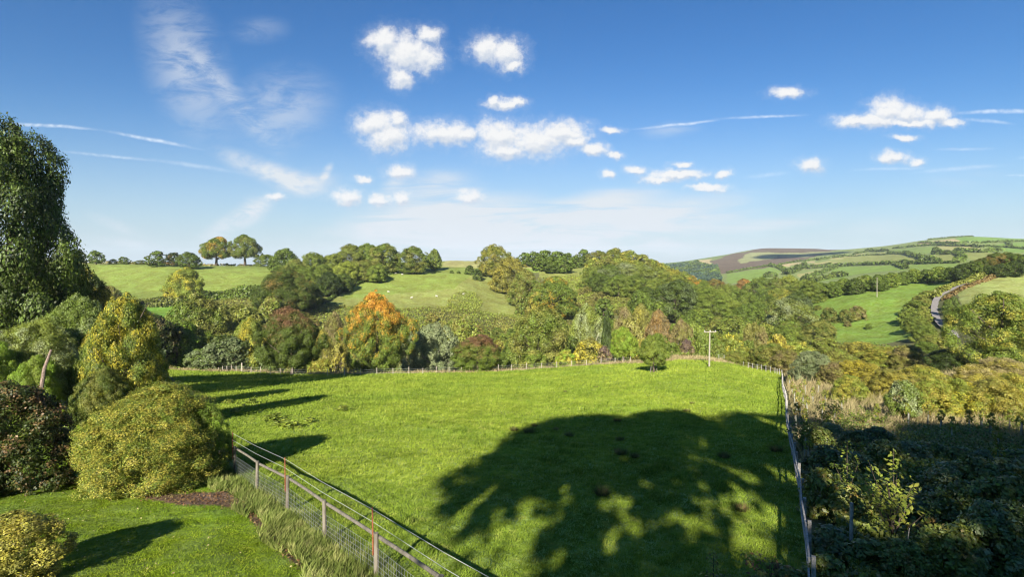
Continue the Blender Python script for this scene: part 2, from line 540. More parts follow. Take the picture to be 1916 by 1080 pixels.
# ------------------------------------------------------------------ foliage geometry
def leaf_quads(rng, C, Nrm, size, aspect=0.6):
    n = len(C)
    r = rng.normal(size=(n, 3))
    t = np.cross(Nrm, r); t /= (np.linalg.norm(t, axis=1, keepdims=True) + 1e-9)
    b = np.cross(Nrm, t); b /= (np.linalg.norm(b, axis=1, keepdims=True) + 1e-9)
    s = (size * rng.uniform(0.6, 1.35, n))[:, None] if not hasattr(size, '__len__') else (size * rng.uniform(0.6, 1.35, n))[:, None]
    t = t * s; b = b * s * aspect
    V = np.stack([C - t, C - 0.1 * t + b, C + t, C - 0.1 * t - b], 1).reshape(-1, 3)
    Q = np.arange(4 * n).reshape(n, 4)
    return V, Q


ENV = {
    'round': (0.10, lambda t: 0.5 * np.sin(np.pi * (t * 0.84 + 0.13)) ** 0.6),
    'tall':  (0.08, lambda t: 0.5 * np.sin(np.pi * (t ** 0.85 * 0.9 + 0.08)) ** 0.8),
    'flat':  (0.30, lambda t: 0.5 * np.sin(np.pi * (t * 0.72 + 0.26)) ** 0.7),
    'cone':  (0.05, lambda t: 0.5 * (1 - t) ** 0.85 + 0.01),
    'bush':  (0.0, lambda t: 0.5 * np.sqrt(np.clip(1.0 - (t * 0.98) ** 3.2, 0, 1))),
    'loose': (0.20, lambda t: 0.5 * np.sin(np.pi * (t ** 0.9 * 0.80 + 0.18)) ** 0.9),
    'oval': (0.05, lambda t: 0.5 * np.sqrt(np.clip(1 - (np.abs(2 * t - 0.85) / 1.16) ** 2.8, 0, 1))),
    'maple': (0.17, lambda t: 0.5 * np.sin(np.pi * (t ** 0.85 * 0.86 + 0.12)) ** 0.8),
    'umbrella': (0.42, lambda t: 0.5 * np.sin(np.pi * (t * 0.74 + 0.22)) ** 0.6),
    'lolly': (0.26, lambda t: 0.5 * np.sin(np.pi * (t * 0.80 + 0.16)) ** 0.6),
}


def crown_arrays(seed, shape, n, leaf, K=42, lump=1.0, fill=0.12, spiky=0.0):
    rng = np.random.default_rng(seed)
    cb, R = ENV[shape]
    H = 1 - cb
    cs, rs = [], []
    ang0 = rng.uniform(0, 6.28)
    f1, f2, f3 = rng.uniform(0, 6.28, 3)
    for i in range(K):
        t = ((i + rng.uniform(0, 1)) / K)
        if shape == 'cone':
            t = t ** 1.3
        th = ang0 + i * 2.399963 + rng.uniform(-.4, .4)
        r = float(R(np.array(t)))
        lr = lump * min(rng.uniform(0.085, 0.2), max(r * 0.62, 0.035))
        if shape != 'cone':
            q = .5 if shape == 'bush' else 1
            r *= 1 + q * (0.13 * math.sin(th * 2 + f1 + 3 * t) + 0.10 * math.sin(th * 3 + f2 - 5 * t))
        rr = max(r - lr * 0.8, 0) * rng.uniform(0.68, 1.12)
        cs.append((rr * math.cos(th), rr * math.sin(th), cb + t * H * (0.94 + (0.07 * math.sin(th + f3) if shape != 'cone' else 0)))); rs.append(lr)
    if shape not in ('cone',):
        for i in range(4):
            cs.append((rng.uniform(-.12, .12), rng.uniform(-.12, .12), 1 - rng.uniform(.1, .2))); rs.append(.13 * lump)
    cs = np.array(cs); rs = np.array(rs)
    zlo = cb * 0.9 if cb else 0.0
    w = rs ** 2 / (rs ** 2).sum()
    k = rng.choice(len(cs), n, p=w)
    SUB = 9 if n < 4000 else 16
    sub = rng.normal(size=(len(cs), SUB, 3)); sub /= np.linalg.norm(sub, axis=2, keepdims=True)
    bump = rng.uniform(.78, 1.12, (len(cs), SUB))
    ks = rng.integers(0, SUB, n)
    d = sub[k, ks] + rng.normal(size=(n, 3)) * (.30 if n > 4000 else .4); d /= np.linalg.norm(d, axis=1, keepdims=True)
    outw = cs[k] - np.array([0, 0, cb + H * 0.42]); outw /= (np.linalg.norm(outw, axis=1, keepdims=True) + 1e-9)
    dot = (d * outw).sum(1)
    flip = dot < -0.15
    d[flip] -= 2 * dot[flip][:, None] * outw[flip]
    rad = rs[k] * bump[k, ks] * (0.66 + 0.40 * rng.uniform(0, 1, n) ** 0.5 + spiky * rng.exponential(0.25, n))
    P = cs[k] + d * rad[:, None] * np.array([1, 1, 0.86])
    # interior filling
    m = int(n * fill)
    t = rng.uniform(0.05, 0.95, m); th = rng.uniform(0, 6.283, m); r = R(t) * np.sqrt(rng.uniform(0, 1, m)) * 0.75
    P[:m] = np.stack([r * np.cos(th), r * np.sin(th), cb + t * H], 1)
    P[:, 2] = np.clip(P[:, 2], zlo * rng.uniform(.75, 1.3, n) if cb else 0.005, 1.05)
    nr = d * 1.0 + rng.normal(size=(n, 3)) * 0.42 + np.array([0, 0, 0.3])
    nr /= np.linalg.norm(nr, axis=1, keepdims=True)
    return leaf_quads(rng, P, nr, leaf)


def trunk_mesh(seed, shape, mat, thick=1.0, lean=0.0):
    rnd = random.Random(seed)
    cb, R = ENV[shape]
    s = Shape()
    r0 = 0.028 * thick
    top = 0.8 if shape in ('cone', 'tall') else 0.6
    pts = [(lean * t + rnd.uniform(-.008, .008), rnd.uniform(-.008, .008), t * top) for t in (0, .15, .35, .6, .8, 1)]
    pts[0] = (0, 0, -0.03)
    s.tube(pts, [r0 * 1.45, r0, r0 * .85, r0 * .6, r0 * .4, r0 * .15], 8)
    for i in range(7):
        t = rnd.uniform(max(cb * 0.7, .12), top * 0.85)
        a = i * 2.4 + rnd.uniform(-.3, .3)
        L = float(R(np.array(min(.6, t + .2)))) * rnd.uniform(.7, .9)
        z1 = t + L * rnd.uniform(.5, .9)
        dx, dy = math.cos(a), math.sin(a)
        s.tube([(lean * t, 0, t), (dx * L * .45, dy * L * .45, t + (z1 - t) * .35), (dx * L, dy * L, z1)], [r0 * .5, r0 * .33, r0 * .08], 5)
    return s.mesh('trunk', mat, True)


LOD = {'S': (2100, .046), 'M': (11000, .0225), 'L': (42000, .0118), 'X': (110000, .0072)}
_protos = {}


def crown_proto(shape, lod, var, **kw):
    key = (shape, lod, var, tuple(sorted(kw.items())))
    if key not in _protos:
        n, leaf = LOD[lod]
        n = int(n * kw.get('dens', 1.0)); leaf = leaf * kw.get('leaf', 1.0)
        K = {'S': 26, 'M': 42, 'L': 80, 'X': 130}[lod]
        V, Q = crown_arrays(hash((shape, lod, var)) % 9973 if False else (sum(map(ord, shape)) * 31 + ord(lod) * 7 + var * 101), shape, n, leaf,
                            K=int(K * kw.get('k', 1.0)), lump=kw.get('lump', {'S': 1.15, 'M': 1.0, 'L': .8, 'X': .66}[lod]), fill=kw.get('fill', .12), spiky=kw.get('spiky', 0))
        _protos[key] = np_mesh('crown_%s' % shape, V, Q, leaf_mat('green'))
    return _protos[key]


_trunks = {}


def trunk_proto(shape, var, mat, thick):
    key = (shape, var, mat.name, thick)
    if key not in _trunks:
        _trunks[key] = trunk_mesh(var * 17 + 5, shape, mat, thick)
    return _trunks[key]


TREE_RND = random.Random(11)
NAMES = {'round': 'broadleaf_tree', 'tall': 'broadleaf_tree', 'flat': 'broadleaf_tree', 'cone': 'conifer_tree', 'loose': 'birch_tree', 'bush': 'bush', 'lolly': 'broadleaf_tree', 'maple': 'broadleaf_tree', 'oval': 'broadleaf_tree'}


def tree(px, d, top, w, shape, cols, label, base=None, group=None, cat=None, name=None, pale=False, thick=1.0, var=None, lodup=0, hmin=2.0, **kw):
    """px: photo column, d: distance (m), top: photo row of the crown's top, w: crown width in photo pixels"""
    if base is not None:
        P = hit(px, base, d * 0.75, d * 1.35); d = P.y
    else:
        P = at(px, d)
    bp = HORIZON - P.z / d * F
    if shape in ('round', 'tall') and d > 160 and bp - top < .82 * w:
        for q in np.linspace(d, d * .62, 40):      # stand the tree lower on the slope so that its crown keeps its height
            P = at(px, q); bp = HORIZON - P.z / q * F
            if bp - top >= .82 * w:
                break
        d = P.y
    if shape not in ('cone', 'flat', 'lolly', 'bush'):
        w *= 1.1
    h = max((bp - top) / F * d, hmin if shape != 'bush' else 0.4)
    wm = w / F * d
    hr = max(h / d * F, w) * 0.534
    lod = 'S' if hr < 22 else 'M' if hr < 55 else 'L' if hr < 130 else 'X'
    if lodup:
        lod = 'SMLX'[min(3, 'SMLX'.index(lod) + lodup)]
    var = TREE_RND.randrange(3) if var is None else var
    me = crown_proto(shape, lod, var, **kw)
    mat = leaf_mat(*cols) if isinstance(cols, tuple) else leaf_mat(cols)
    rz = TREE_RND.uniform(0, 6.28)
    cat = cat or ('bush' if shape == 'bush' else 'tree')
    name = name or NAMES[shape]
    if shape == 'bush':
        o = link(name, me, None, P - Vector((0, 0, .05)), mat)
        o.scale = (wm, wm, h); o.rotation_euler = (0, 0, rz)
        return tag(o, label, cat, group)
    e = link(name, None, None, P)
    e.empty_display_size = 0.3
    e.scale = (wm, wm, h); e.rotation_euler = (0, 0, rz)
    tag(e, label, cat, group)
    link('trunk', trunk_proto(shape, var, pale_bark if pale else bark, thick), e)
    link('crown', me, e, None, mat)
    return e


def hedge(pts, h, w, cols, label, n_per_m=None, group=None, leaf=None, name='hedge', cat='hedge', world=False, dmin=12, seed=3, gaps=0.0):
    """clipped or overgrown hedge following ground points; one mesh"""
    rng = np.random.default_rng(seed + int(pts[0][0]))
    P = [Vector((p[0], p[1], gz(p[0], p[1]))) if world else hit(p[0], p[1], dmin) for p in pts]
    P = np.array([tuple(p) for p in P])
    seg = np.linalg.norm(np.diff(P[:, :2], axis=0), axis=1); cum = np.concatenate([[0], np.cumsum(seg)])
    L = cum[-1]; D = P[:, 1].mean()
    lf = leaf or max(0.0022 * D, 0.05)
    area = L * (2 * h + w)
    n = int(min(60000, max(900, area * 1.6 / (1.2 * lf * lf))))
    s = rng.uniform(0, L, n)
    x = np.interp(s, cum, P[:, 0]); y = np.interp(s, cum, P[:, 1])
    k = np.clip(np.searchsorted(cum, s) - 1, 0, len(seg) - 1)
    tx = (P[k + 1, 0] - P[k, 0]) / (seg[k] + 1e-6); ty = (P[k + 1, 1] - P[k, 1]) / (seg[k] + 1e-6)
    a = rng.uniform(0, math.pi, n)
    ph = rng.uniform(0, 9, 6)
    q = s / max(h, 1)
    hv = h * (0.72 + 0.28 * (np.sin(q * .9 + ph[0]) * .5 + np.sin(q * 2.1 + ph[1]) * .35 + np.sin(q * .37 + ph[2]) * .5))
    rr = rng.uniform(.55, 1.05, n)
    lat = np.cos(a) * w * .5 * rr * (1 + .25 * np.sin(q * 1.7 + ph[3])); hz = np.sin(a) ** .7 * hv * rr
    X = x - ty * lat; Y = y + tx * lat
    Z = hills(X, Y) + hz
    C = np.stack([X, Y, Z], 1)
    nr = np.stack([-ty * np.cos(a), tx * np.cos(a), np.sin(a)], 1) * .9 + rng.normal(size=(n, 3)) * .5
    nr /= np.linalg.norm(nr, axis=1, keepdims=True)
    if gaps:
        keep = (np.sin(q * .6 + ph[4]) + np.sin(q * 1.13 + ph[5])) > -2 + gaps * 3
        C, nr = C[keep], nr[keep]
    base = P.mean(0)
    V, Q = leaf_quads(rng, C - base, nr, lf)
    me = np_mesh(name, V, Q, leaf_mat(*cols) if isinstance(cols, tuple) else leaf_mat(cols))
    o = link(name, me, None, base)
    return tag(o, label, cat, group)


def cover(name, poly, d0, d1, n, leaf, height, mat, label=None, cat=None, seed=1, kind='stuff', up=0.5, blade=False, test=None, lump=0.3, sizegrow=0.0, aspect=.6):
    """leafy ground cover over the ground seen inside a photo polygon, between two distances"""
    rng = np.random.default_rng(seed)
    xs = [p[0] for p in poly]; ys = [p[1] for p in poly]
    m = int(n * 3)
    px = rng.uniform(min(xs), max(xs), m)
    # log-uniform in distance
    d = np.exp(rng.uniform(math.log(d0), math.log(d1), m))
    x = (px - CX) / F * d
    z = hills(x, d)
    py = HORIZON - z / d * F
    ok = inpoly(px, py, poly)
    if test is not None:
        ok &= test(x, d)
    x, y, z = x[ok][:n], d[ok][:n], z[ok][:n]
    n = len(x)
    hh = height * (0.35 + lump * (np.sin(x * .9 / height + 1.1 * np.sin(y * .5 / height)) * np.sin(y * .8 / height + x * .2) + 1)) * rng.uniform(.2, 1.0, n) ** .6
    base = np.array([x.mean(), y.mean(), z.mean()])
    C = np.stack([x, y, z + hh], 1) - base
    if blade:
        C = np.stack([x, y, z], 1) - base
        h = hh * rng.uniform(.6, 1.3, n) * (1 + sizegrow * (y / 20 - 1))
        wv = leaf * (1 + sizegrow * (y / 20 - 1)) * rng.uniform(.6, 1.4, n)
        a = rng.uniform(0, 6.283, n)
        lx = rng.normal(0, .45, n) * h + h * .3; ly = rng.normal(0, .45, n) * h
        t = np.stack([np.cos(a) * wv, np.sin(a) * wv, np.zeros(n)], 1)
        tip = np.stack([lx, ly, h], 1)
        V = np.stack([C - t, C + t, C + tip], 1).reshape(-1, 3)
        Q = np.arange(3 * n).reshape(n, 3)
    else:
        nr = rng.normal(size=(n, 3)) * .6 + np.array([0, -.25, up]); nr /= np.linalg.norm(nr, axis=1, keepdims=True)
        V, Q = leaf_quads(rng, C, nr, leaf * (1 + sizegrow * (y / 20 - 1)), aspect)
    o = link(name, np_mesh(name, V, Q, mat), None, base)
    return tag(o, label, cat, None, kind)

# ------------------------------------------------------------------ ground
G_FIELD = (.205, .285, .046); G_LAWN = (.135, .215, .014); G_UP = (.165, .215, .034); G_UP2 = (.200, .225, .050)
G_SCRUB = (.105, .110, .036); G_PALE = (.290, .280, .090); G_TAN = (.380, .310, .140); G_SOIL = (.130, .085, .055)
G_MOOR = (.120, .088, .050); G_MOORG = (.230, .245, .095); G_WOOD = (.045, .065, .032); G_FAR = (.170, .215, .055)
G_ROUGH = (.125, .120, .048)


def c1(X, Y): return (1236 + X / 5.635, 430 + Y / 5.635)
def c2(X, Y): return (1560 + X / 5.38, 430 + Y / 5.38)


REG = [  # (colour, dmin, dmax, polygon in photo space)
    (G_SCRUB, 128, 420, [(-600, 300), (2600, 300), (2600, 900), (-600, 900)]),
    (G_UP, 285, 700, [(-600, 400), (520, 400), (560, 500), (540, 560), (190, 560), (-600, 560)]),
    (G_PALE, 425, 700, [(-600, 400), (480, 400), (480, 494), (-600, 494)]),
    ((.120, .240, .022), 200, 285, [(250, 566), (355, 566), (350, 596), (250, 600)]),
    (G_UP2, 260, 800, [(560, 400), (1010, 400), (960, 560), (985, 600), (900, 586), (820, 580), (760, 584), (590, 584), (570, 560)]),
    (G_UP, 260, 450, [(700, 500), (900, 500), (850, 540), (640, 560), (640, 530)]),
    (G_PALE, 440, 800, [(810, 400), (1000, 400), (1000, 503), (830, 503)]),
    (G_UP2, 330, 520, [(1010, 500), (1100, 500), (1125, 545), (1070, 540), (1010, 520)]),
    (G_UP2, 330, 420, [(1060, 530), (1130, 530), (1150, 550), (1080, 552)]),
    (G_FAR, 420, 9000, [(1180, 300), (2600, 300), (2600, 700), (1180, 700)]),
    (G_WOOD, 560, 9000, [c1(60, 385), c1(350, 350), c1(600, 380), c1(620, 500), c1(640, 620), c1(0, 620)]),
    (G_MOOR, 900, 9000, [c1(520, 340), c1(700, 270), c1(900, 235), c1(1100, 150), c1(1400, 150), c1(1916, 190), c1(1800, 235), c1(1480, 330), c1(1150, 385), c1(700, 470), c1(430, 480), c1(580, 420)]),
    (G_MOORG, 900, 9000, [c1(820, 305), c1(920, 250), c1(1130, 235), c1(1250, 240), c1(1500, 240), c1(1850, 235), c1(1680, 255), c1(1500, 300), c1(1250, 285), c1(1180, 300), c1(820, 365)]),
    (G_TAN, 900, 9000, [c1(370, 330), c1(520, 310), c1(520, 365), c1(420, 360)]),
    ((.14, .2, .05), 900, 9000, [c1(0, 335), c1(220, 322), c1(420, 280), c1(760, 250), c1(560, 308), c1(380, 322), c1(320, 370), c1(0, 385)]),
    ((.165, .250, .035), 560, 2000, [c1(700, 468), c1(1150, 393), c1(1270, 430), c1(1220, 490), c1(1000, 520), c1(760, 560), c1(680, 520)]),
    (G_TAN, 900, 2500, [c1(1250, 375), c1(1600, 328), c1(1640, 340), c1(1330, 392)]),
    (G_PALE, 600, 2500, [c1(1490, 410), c1(1640, 345), c1(1930, 298), c1(1930, 345), c1(1700, 372), c1(1530, 415)]),
    (G_PALE, 560, 2500, [c1(1430, 475), c1(1700, 415), c1(1830, 420), c1(1680, 455), c1(1500, 510)]),
    ((.160, .245, .032), 460, 2500, [c1(1560, 560), c1(1750, 470), c1(1850, 408), c1(1916, 392), c2(580, 355), c2(720, 410), c2(500, 425), c2(150, 470), c2(-150, 520)]),
    (G_UP2, 500, 2500, [c2(-60, 320), c2(0, 298), c2(450, 250), c2(650, 250), c2(900, 305), c2(930, 335), c2(700, 300), c2(600, 335), c2(200, 330)]),
    (G_PALE, 700, 2500, [c2(-100, 290), c2(260, 240), c2(560, 230), c2(650, 248), c2(450, 250), c2(0, 298)]),
    ((.165, .24, .035), 460, 2500, [c2(730, 355), c2(1250, 338), c2(1300, 370), c2(1050, 385), c2(830, 405), c2(730, 405)]),
    ((.155, .22, .04), 600, 2500, [c2(560, 200), c2(1000, 170), c2(1200, 210), c2(1100, 248), c2(700, 245)]),
    (G_UP2, 500, 2500, [c2(950, 255), c2(1200, 250), c2(1290, 290), c2(1100, 325), c2(1050, 290)]),
    (G_UP2, 460, 2500, [c2(1300, 240), c2(1620, 230), c2(1650, 260), c2(1440, 305), c2(1340, 285)]),
    ((.135, .235, .03), 900, 2500, [c2(1240, 80), c2(1400, 50), c2(2600, 80), c2(2600, 112), c2(1450, 132), c2(1240, 135)]),
    (G_TAN, 900, 2500, [c2(880, 125), c2(1240, 90), c2(1250, 133), c2(1000, 150), c2(850, 155)]),
    (G_PALE, 800, 2500, [c2(980, 172), c2(1300, 165), c2(1500, 188), c2(1200, 210)]),
    ((.14, .23, .032), 700, 2500, [c2(1500, 165), c2(1740, 132), c2(2600, 145), c2(2600, 230), c2(1700, 225), c2(1680, 190)]),
    # right-hand valley side
    ((.140, .220, .026), 178, 420, [(1490, 556), (1560, 548), (1640, 527), (1830, 505), (1815, 520), (1700, 575), (1690, 600), (1715, 645), (1640, 648), (1560, 640), (1500, 600)]),
    ((.235, .270, .070), 170, 420, [(1790, 545), (1830, 520), (1880, 506), (2600, 480), (2600, 640), (1916, 640), (1840, 600), (1800, 575)]),
    (G_UP, 170, 215, [(1790, 572), (1916, 556), (2600, 556), (2600, 640), (1820, 640)]),
]


def ground_colours(x, y, z):
    px = CX + F * x / np.maximum(y, 1); py = HORIZON - z / np.maximum(y, 1) * F
    w = np.where(y > 400, 1.0, 0.0)
    px = px + w * (3 * np.sin(x * .021 + y * .013) + 2 * np.sin(x * .063 - y * .031)); py = py + w * (.8 * np.sin(x * .027 + 1) + .5 * np.sin(x * .081 + y * .02))
    c = np.empty((len(x), 3)); c[:] = G_FIELD
    rf = right_of_fence(x, y) & (y < 128)
    c[rf] = G_ROUGH
    for col, d0, d1, poly in REG:
        m = (y > d0) & (y < d1) & inpoly(px, py, poly)
        c[m] = col
    near = (y < 60)
    lawn = near & (x < -3.0) & lawn_test(x, y)
    c[lawn] = G_LAWN
    soil = near & inpoly(px, py, SOIL) & (y > 11)
    c[soil] = G_SOIL
    wild = (px < 330) & (y > 44) & (y < 200) & (x < -20)
    c[wild] = G_SCRUB
    c[(y > 118) & (y < 150) & (px < 1200)] = G_ROUGH
    return c


LFP = [(.9, 8.2), (-1.5, 11.1), (-3.5, 13.8), (-5.74, 16.4), (-8.2, 19.5), (-10.6, 22.2), (-12.9, 24.9), (-15.2, 27.8), (-17.4, 30.6)]


def lawn_test(x, y):
    """left of the timber fence"""
    q = LFP + [(-26, 44), (-50, 80), (-79, 120), (-105, 150)]
    fx = np.interp(y, [p[1] for p in q], [p[0] for p in q])
    return (x < fx) | (y < 8.2)


SOIL = [(150, 895), (230, 905), (330, 925), (425, 920), (462, 946), (490, 978), (512, 1004), (545, 1040), (592, 1080), (700, 1190), (690, 1190), (584, 1080),
        (536, 1044), (500, 1008), (478, 984), (450, 955), (405, 946), (330, 945), (225, 925), (150, 910)]


def build_ground():
    ys = np.concatenate([np.linspace(-70, 9, 40)[:-1], np.exp(np.arange(math.log(9), math.log(9000), 0.0115))])
    s = np.linspace(-1, 1, 1151)
    s = np.sign(s) * np.abs(s) ** 1.0
    W = np.where(ys > 0, 42 + 1.32 * np.maximum(ys, 0), 42.0)
    X = s[None, :] * W[:, None]; Y = np.repeat(ys[:, None], len(s), 1)
    x, y = X.ravel(), Y.ravel()
    z = hills(x, y)
    ny, nx = X.shape
    i = np.arange(ny - 1)[:, None] * nx + np.arange(nx - 1)[None, :]
    i = i.ravel()
    Q = np.stack([i, i + 1, i + nx + 1, i + nx], 1)
    m, N, out = new_mat('pasture')
    vc = N.n('ShaderNodeVertexColor', layer_name='cover')
    geo = N.n('ShaderNodeNewGeometry')
    p = geo.outputs['Position']
    flat = N.n('ShaderNodeMapping'); N.link(p, flat.inputs[0]); flat.inputs[3].default_value = (1, 1, 0.3)
    q = flat.outputs[0]
    a = N.noise(q, 7.0, 4, 0.65)          # tufts
    b = N.noise(q, 0.9, 4, 0.6, 0.4)      # patches a metre or so wide
    c = N.noise(q, 0.11, 5, 0.6, 0.6)     # sward differences
    d = N.noise(q, 0.016, 4, 0.65, 1.0)
    v = N.math('MULTIPLY', N.smooth(a, 0.25, 0.75, 0.72, 1.28), N.smooth(b, 0.3, 0.7, 0.80, 1.18))
    v = N.math('MULTIPLY', v, N.smooth(c, 0.3, 0.7, 0.82, 1.16))
    v = N.math('MULTIPLY', v, N.smooth(d, 0.3, 0.7, 0.86, 1.12))
    hs = N.n('ShaderNodeHueSaturation'); N.link(vc.outputs[0], hs.inputs['Color']); N.link(v, hs.inputs['Value'])
    N.link(N.smooth(c, 0.3, 0.7, 0.482, 0.507), hs.inputs['Hue'])
    N.link(N.smooth(b, 0.3, 0.7, 1.08, 0.86), hs.inputs['Saturation'])
    bs = N.n('ShaderNodeBsdfPrincipled'); N.link(hs.outputs[0], bs.inputs['Base Color'])
    bs.inputs['Roughness'].default_value = 0.9; bs.inputs['Specular IOR Level'].default_value = 0.15
    bp = N.n('ShaderNodeBump'); bp.inputs['Strength'].default_value = 0.9; bp.inputs['Distance'].default_value = 0.14
    hgt = N.math('ADD', N.math('MULTIPLY', a, 0.6), N.math('MULTIPLY', b, 1.6))
    hgt = N.math('ADD', hgt, N.math('MULTIPLY', c, 9.0))
    N.link(hgt, bp.inputs['Height']); N.link(bp.outputs[0], bs.inputs['Normal'])
    N.link(bs.outputs[0], out.inputs[0])
    me = np_mesh('ground', np.stack([x, y, z], 1), Q, m, True)
    col = ground_colours(x, y, z)
    at_ = me.color_attributes.new('cover', 'FLOAT_COLOR', 'POINT')
    at_.data.foreach_set('color', np.concatenate([col, np.ones((len(col), 1))], 1).astype(np.float32).ravel())
    o = link('ground', me)
    tag(o, kind='structure')


build_ground()


def build_lane():
    rows = [(1788, 634, 4.2), (1779, 622, 4.0), (1764, 610, 3.6), (1754, 596, 3.4), (1750, 582, 3.2), (1751, 570, 3.0), (1756, 558, 2.8), (1766, 550, 2.6), (1785, 541, 2.6), (1812, 532, 2.6)]
    pts = [hit(a, b, 140) for a, b, _ in rows]
    V, Q = [], []
    ex, ey = np.array([p.x for p in pts]), np.array([p.y for p in pts])
    t = np.linspace(0, len(pts) - 1, 60)
    X = pchip(np.arange(len(pts), dtype=float), ex, t); Y = pchip(np.arange(len(pts), dtype=float), ey, t)
    for i in range(60):
        j, k = max(i - 1, 0), min(i + 1, 59)
        dx, dy = X[k] - X[j], Y[k] - Y[j]; L = math.hypot(dx, dy) + 1e-6
        nx, ny = -dy / L, dx / L
        for s in (-1, -.33, .33, 1):
            x, y = X[i] + nx * s * 1.35, Y[i] + ny * s * 1.35
            V.append((x, y, gz(X[i], Y[i]) + 0.35))
    for i in range(59):
        for k in range(3):
            a = i * 4 + k
            Q.append((a, a + 1, a + 5, a + 4))
    o = link('lane', np_mesh('lane', np.array(V), np.array(Q), simple_mat('lane_tarmac', (.22, .20, .185), 0.9, 0.2, 1.5), True))
    tag(o, kind='structure')


build_lane()

# ------------------------------------------------------------------ grass and low cover
def blade_mat(name, a, b, c=None):
    m, N, out = new_mat(name)
    geo = N.n('ShaderNodeNewGeometry')
    r = geo.outputs['Random Per Island']
    nz = N.noise(geo.outputs['Position'], 0.35, 4, 0.6)
    nb = N.noise(geo.outputs['Position'], 1.7, 3, 0.6)
    col = N.mix(r, (*a, 1), (*b, 1))
    if c:
        col = N.mix(N.math('MULTIPLY', N.smooth(nb, .5, .7), .6), col, (*c, 1))
    nl = N.noise(geo.outputs['Position'], 0.07, 4, 0.6, .8)
    v = N.math('MULTIPLY', N.smooth(nz, .3, .7, .80, 1.16), N.smooth(nb, .3, .7, .74, 1.2))
    v = N.math('MULTIPLY', v, N.smooth(nl, .35, .65, .88, 1.08))
    hs = N.n('ShaderNodeHueSaturation'); N.link(col, hs.inputs['Color']); N.link(v, hs.inputs['Value'])
    N.link(N.smooth(nl, .35, .65, .504, .490), hs.inputs['Hue'])
    d = N.n('ShaderNodeBsdfDiffuse'); N.link(hs.outputs[0], d.inputs[0])
    t = N.n('ShaderNodeBsdfTranslucent'); N.link(hs.outputs[0], t.inputs[0])
    ms = N.n('ShaderNodeMixShader'); ms.inputs[0].default_value = .35
    N.link(d.outputs[0], ms.inputs[1]); N.link(t.outputs[0], ms.inputs[2]); N.link(ms.outputs[0], out.inputs[0])
    return m


BIG = [(-900, 400), (2600, 400), (2600, 2500), (-900, 2500)]
grass_m = blade_mat('grass_blades', (.180, .265, .026), (.245, .325, .044), (.28, .29, .07))
lawn_m = blade_mat('lawn_blades', (.130, .210, .013), (.180, .260, .022), (.22, .23, .04))
verge_m = blade_mat('verge_blades', (.14, .20, .035), (.27, .30, .09), (.36, .33, .14))
dry_m = blade_mat('dry_blades', (.26, .22, .10), (.42, .35, .18), (.18, .19, .06))


def not_soil(x, y):
    px = CX + F * x / y; py = HORIZON - hills(x, y) / y * F
    return ~inpoly(px, py, SOIL)


FIELDP = [(250, 690), (1480, 640), (1530, 1250), (300, 1250)]
cover('pasture_grass', FIELDP, 12.5, 115, 520000, .016, .13, grass_m, 'rough green grazed grass of the large sloping field', 'grass', 5, blade=True,
      test=lambda x, y: (~lawn_test(x, y)) & (~right_of_fence(x, y)), sizegrow=.75)
tuss_m = blade_mat('tussock_blades', (.120, .200, .022), (.190, .260, .040), (.26, .25, .08))
cover('pasture_tussocks', FIELDP, 13, 100, 46000, .022, .34, tuss_m, 'taller darker grass tussocks dotted over the grazed field', 'grass', 55, blade=True,
      test=lambda x, y: (~lawn_test(x, y)) & (~right_of_fence(x, y)) & ((np.sin(x * 1.7 + 2 * np.sin(y * .63)) * np.sin(y * 1.37 + 1.7 * np.sin(x * .41)) + .5 * np.sin(x * .31 + y * .23)) > .86), sizegrow=.6)
cover('lawn_grass', [(-300, 760), (700, 760), (700, 1250), (-300, 1250)], 12, 40, 150000, .012, .075, lawn_m, 'short mown lawn left of the timber fence', 'lawn', 6, blade=True,
      test=lambda x, y: lawn_test(x, y) & not_soil(x, y), sizegrow=.4)


def verge_test(x, y):
    fx = np.interp(y, [p[1] for p in LFP], [p[0] for p in LFP])
    px = CX + F * x / y; py = HORIZON - hills(x, y) / y * F
    return (x < fx + .35) & (x > fx - 1.75 - .2 * np.sin(y * 2)) & ~inpoly(px, py, SOIL)


cover('long_verge_grass', [(380, 850), (900, 850), (900, 1300), (380, 1300)], 11.5, 26, 34000, .022, .55, verge_m, 'long pale tufty grass along the foot of the timber fence', 'grass', 7, blade=True, test=verge_test)
cover('dry_rough_grass', [(1465, 690), (2300, 700), (2300, 1000), (1490, 1000)], 28, 100, 60000, .035, .95, dry_m, 'dry straw coloured rough grass beyond the straight fence', 'grass', 8, blade=True,
      test=lambda x, y: right_of_fence(x - .5, y), sizegrow=.3)
cover('rough_field_edge', [(300, 600), (1480, 600), (1480, 760), (300, 760)], 116, 131, 26000, .10, 1.0, dry_m, 'pale rough grass along the far field fence', 'grass', 9, blade=True)
cover('bramble_undergrowth', [(1490, 740), (2400, 740), (2400, 1300), (1400, 1300), (1500, 1050)], 11.5, 37, 90000, .075, 1.1, leaf_mat('green', 'olive', .4, .8, 0, .5),
      'dark tangled brambles and weeds in shade right of the straight fence', 'undergrowth', 10, test=lambda x, y: right_of_fence(x - 1.0, y), lump=.35)
cover('bracken_slope', [(540, 560), (700, 580), (820, 576), (900, 570), (1010, 560), (1150, 560), (1150, 700), (340, 700), (340, 600), (420, 560)], 205, 300, 60000, .42, 1.5, leaf_mat('olive', 'mid', .5, .05, 0, .2),
      'bracken and low scrub on the bank below the hill pasture', 'bracken', 11)
cover('ravine_scrub', [(250, 560), (1480, 560), (1500, 645), (1700, 655), (1700, 720), (250, 720)], 133, 215, 60000, .30, 2.2, leaf_mat('olive', 'green', .5, .05, 0, .2),
      'mixed scrub filling the bottom of the ravine', 'scrub', 12)
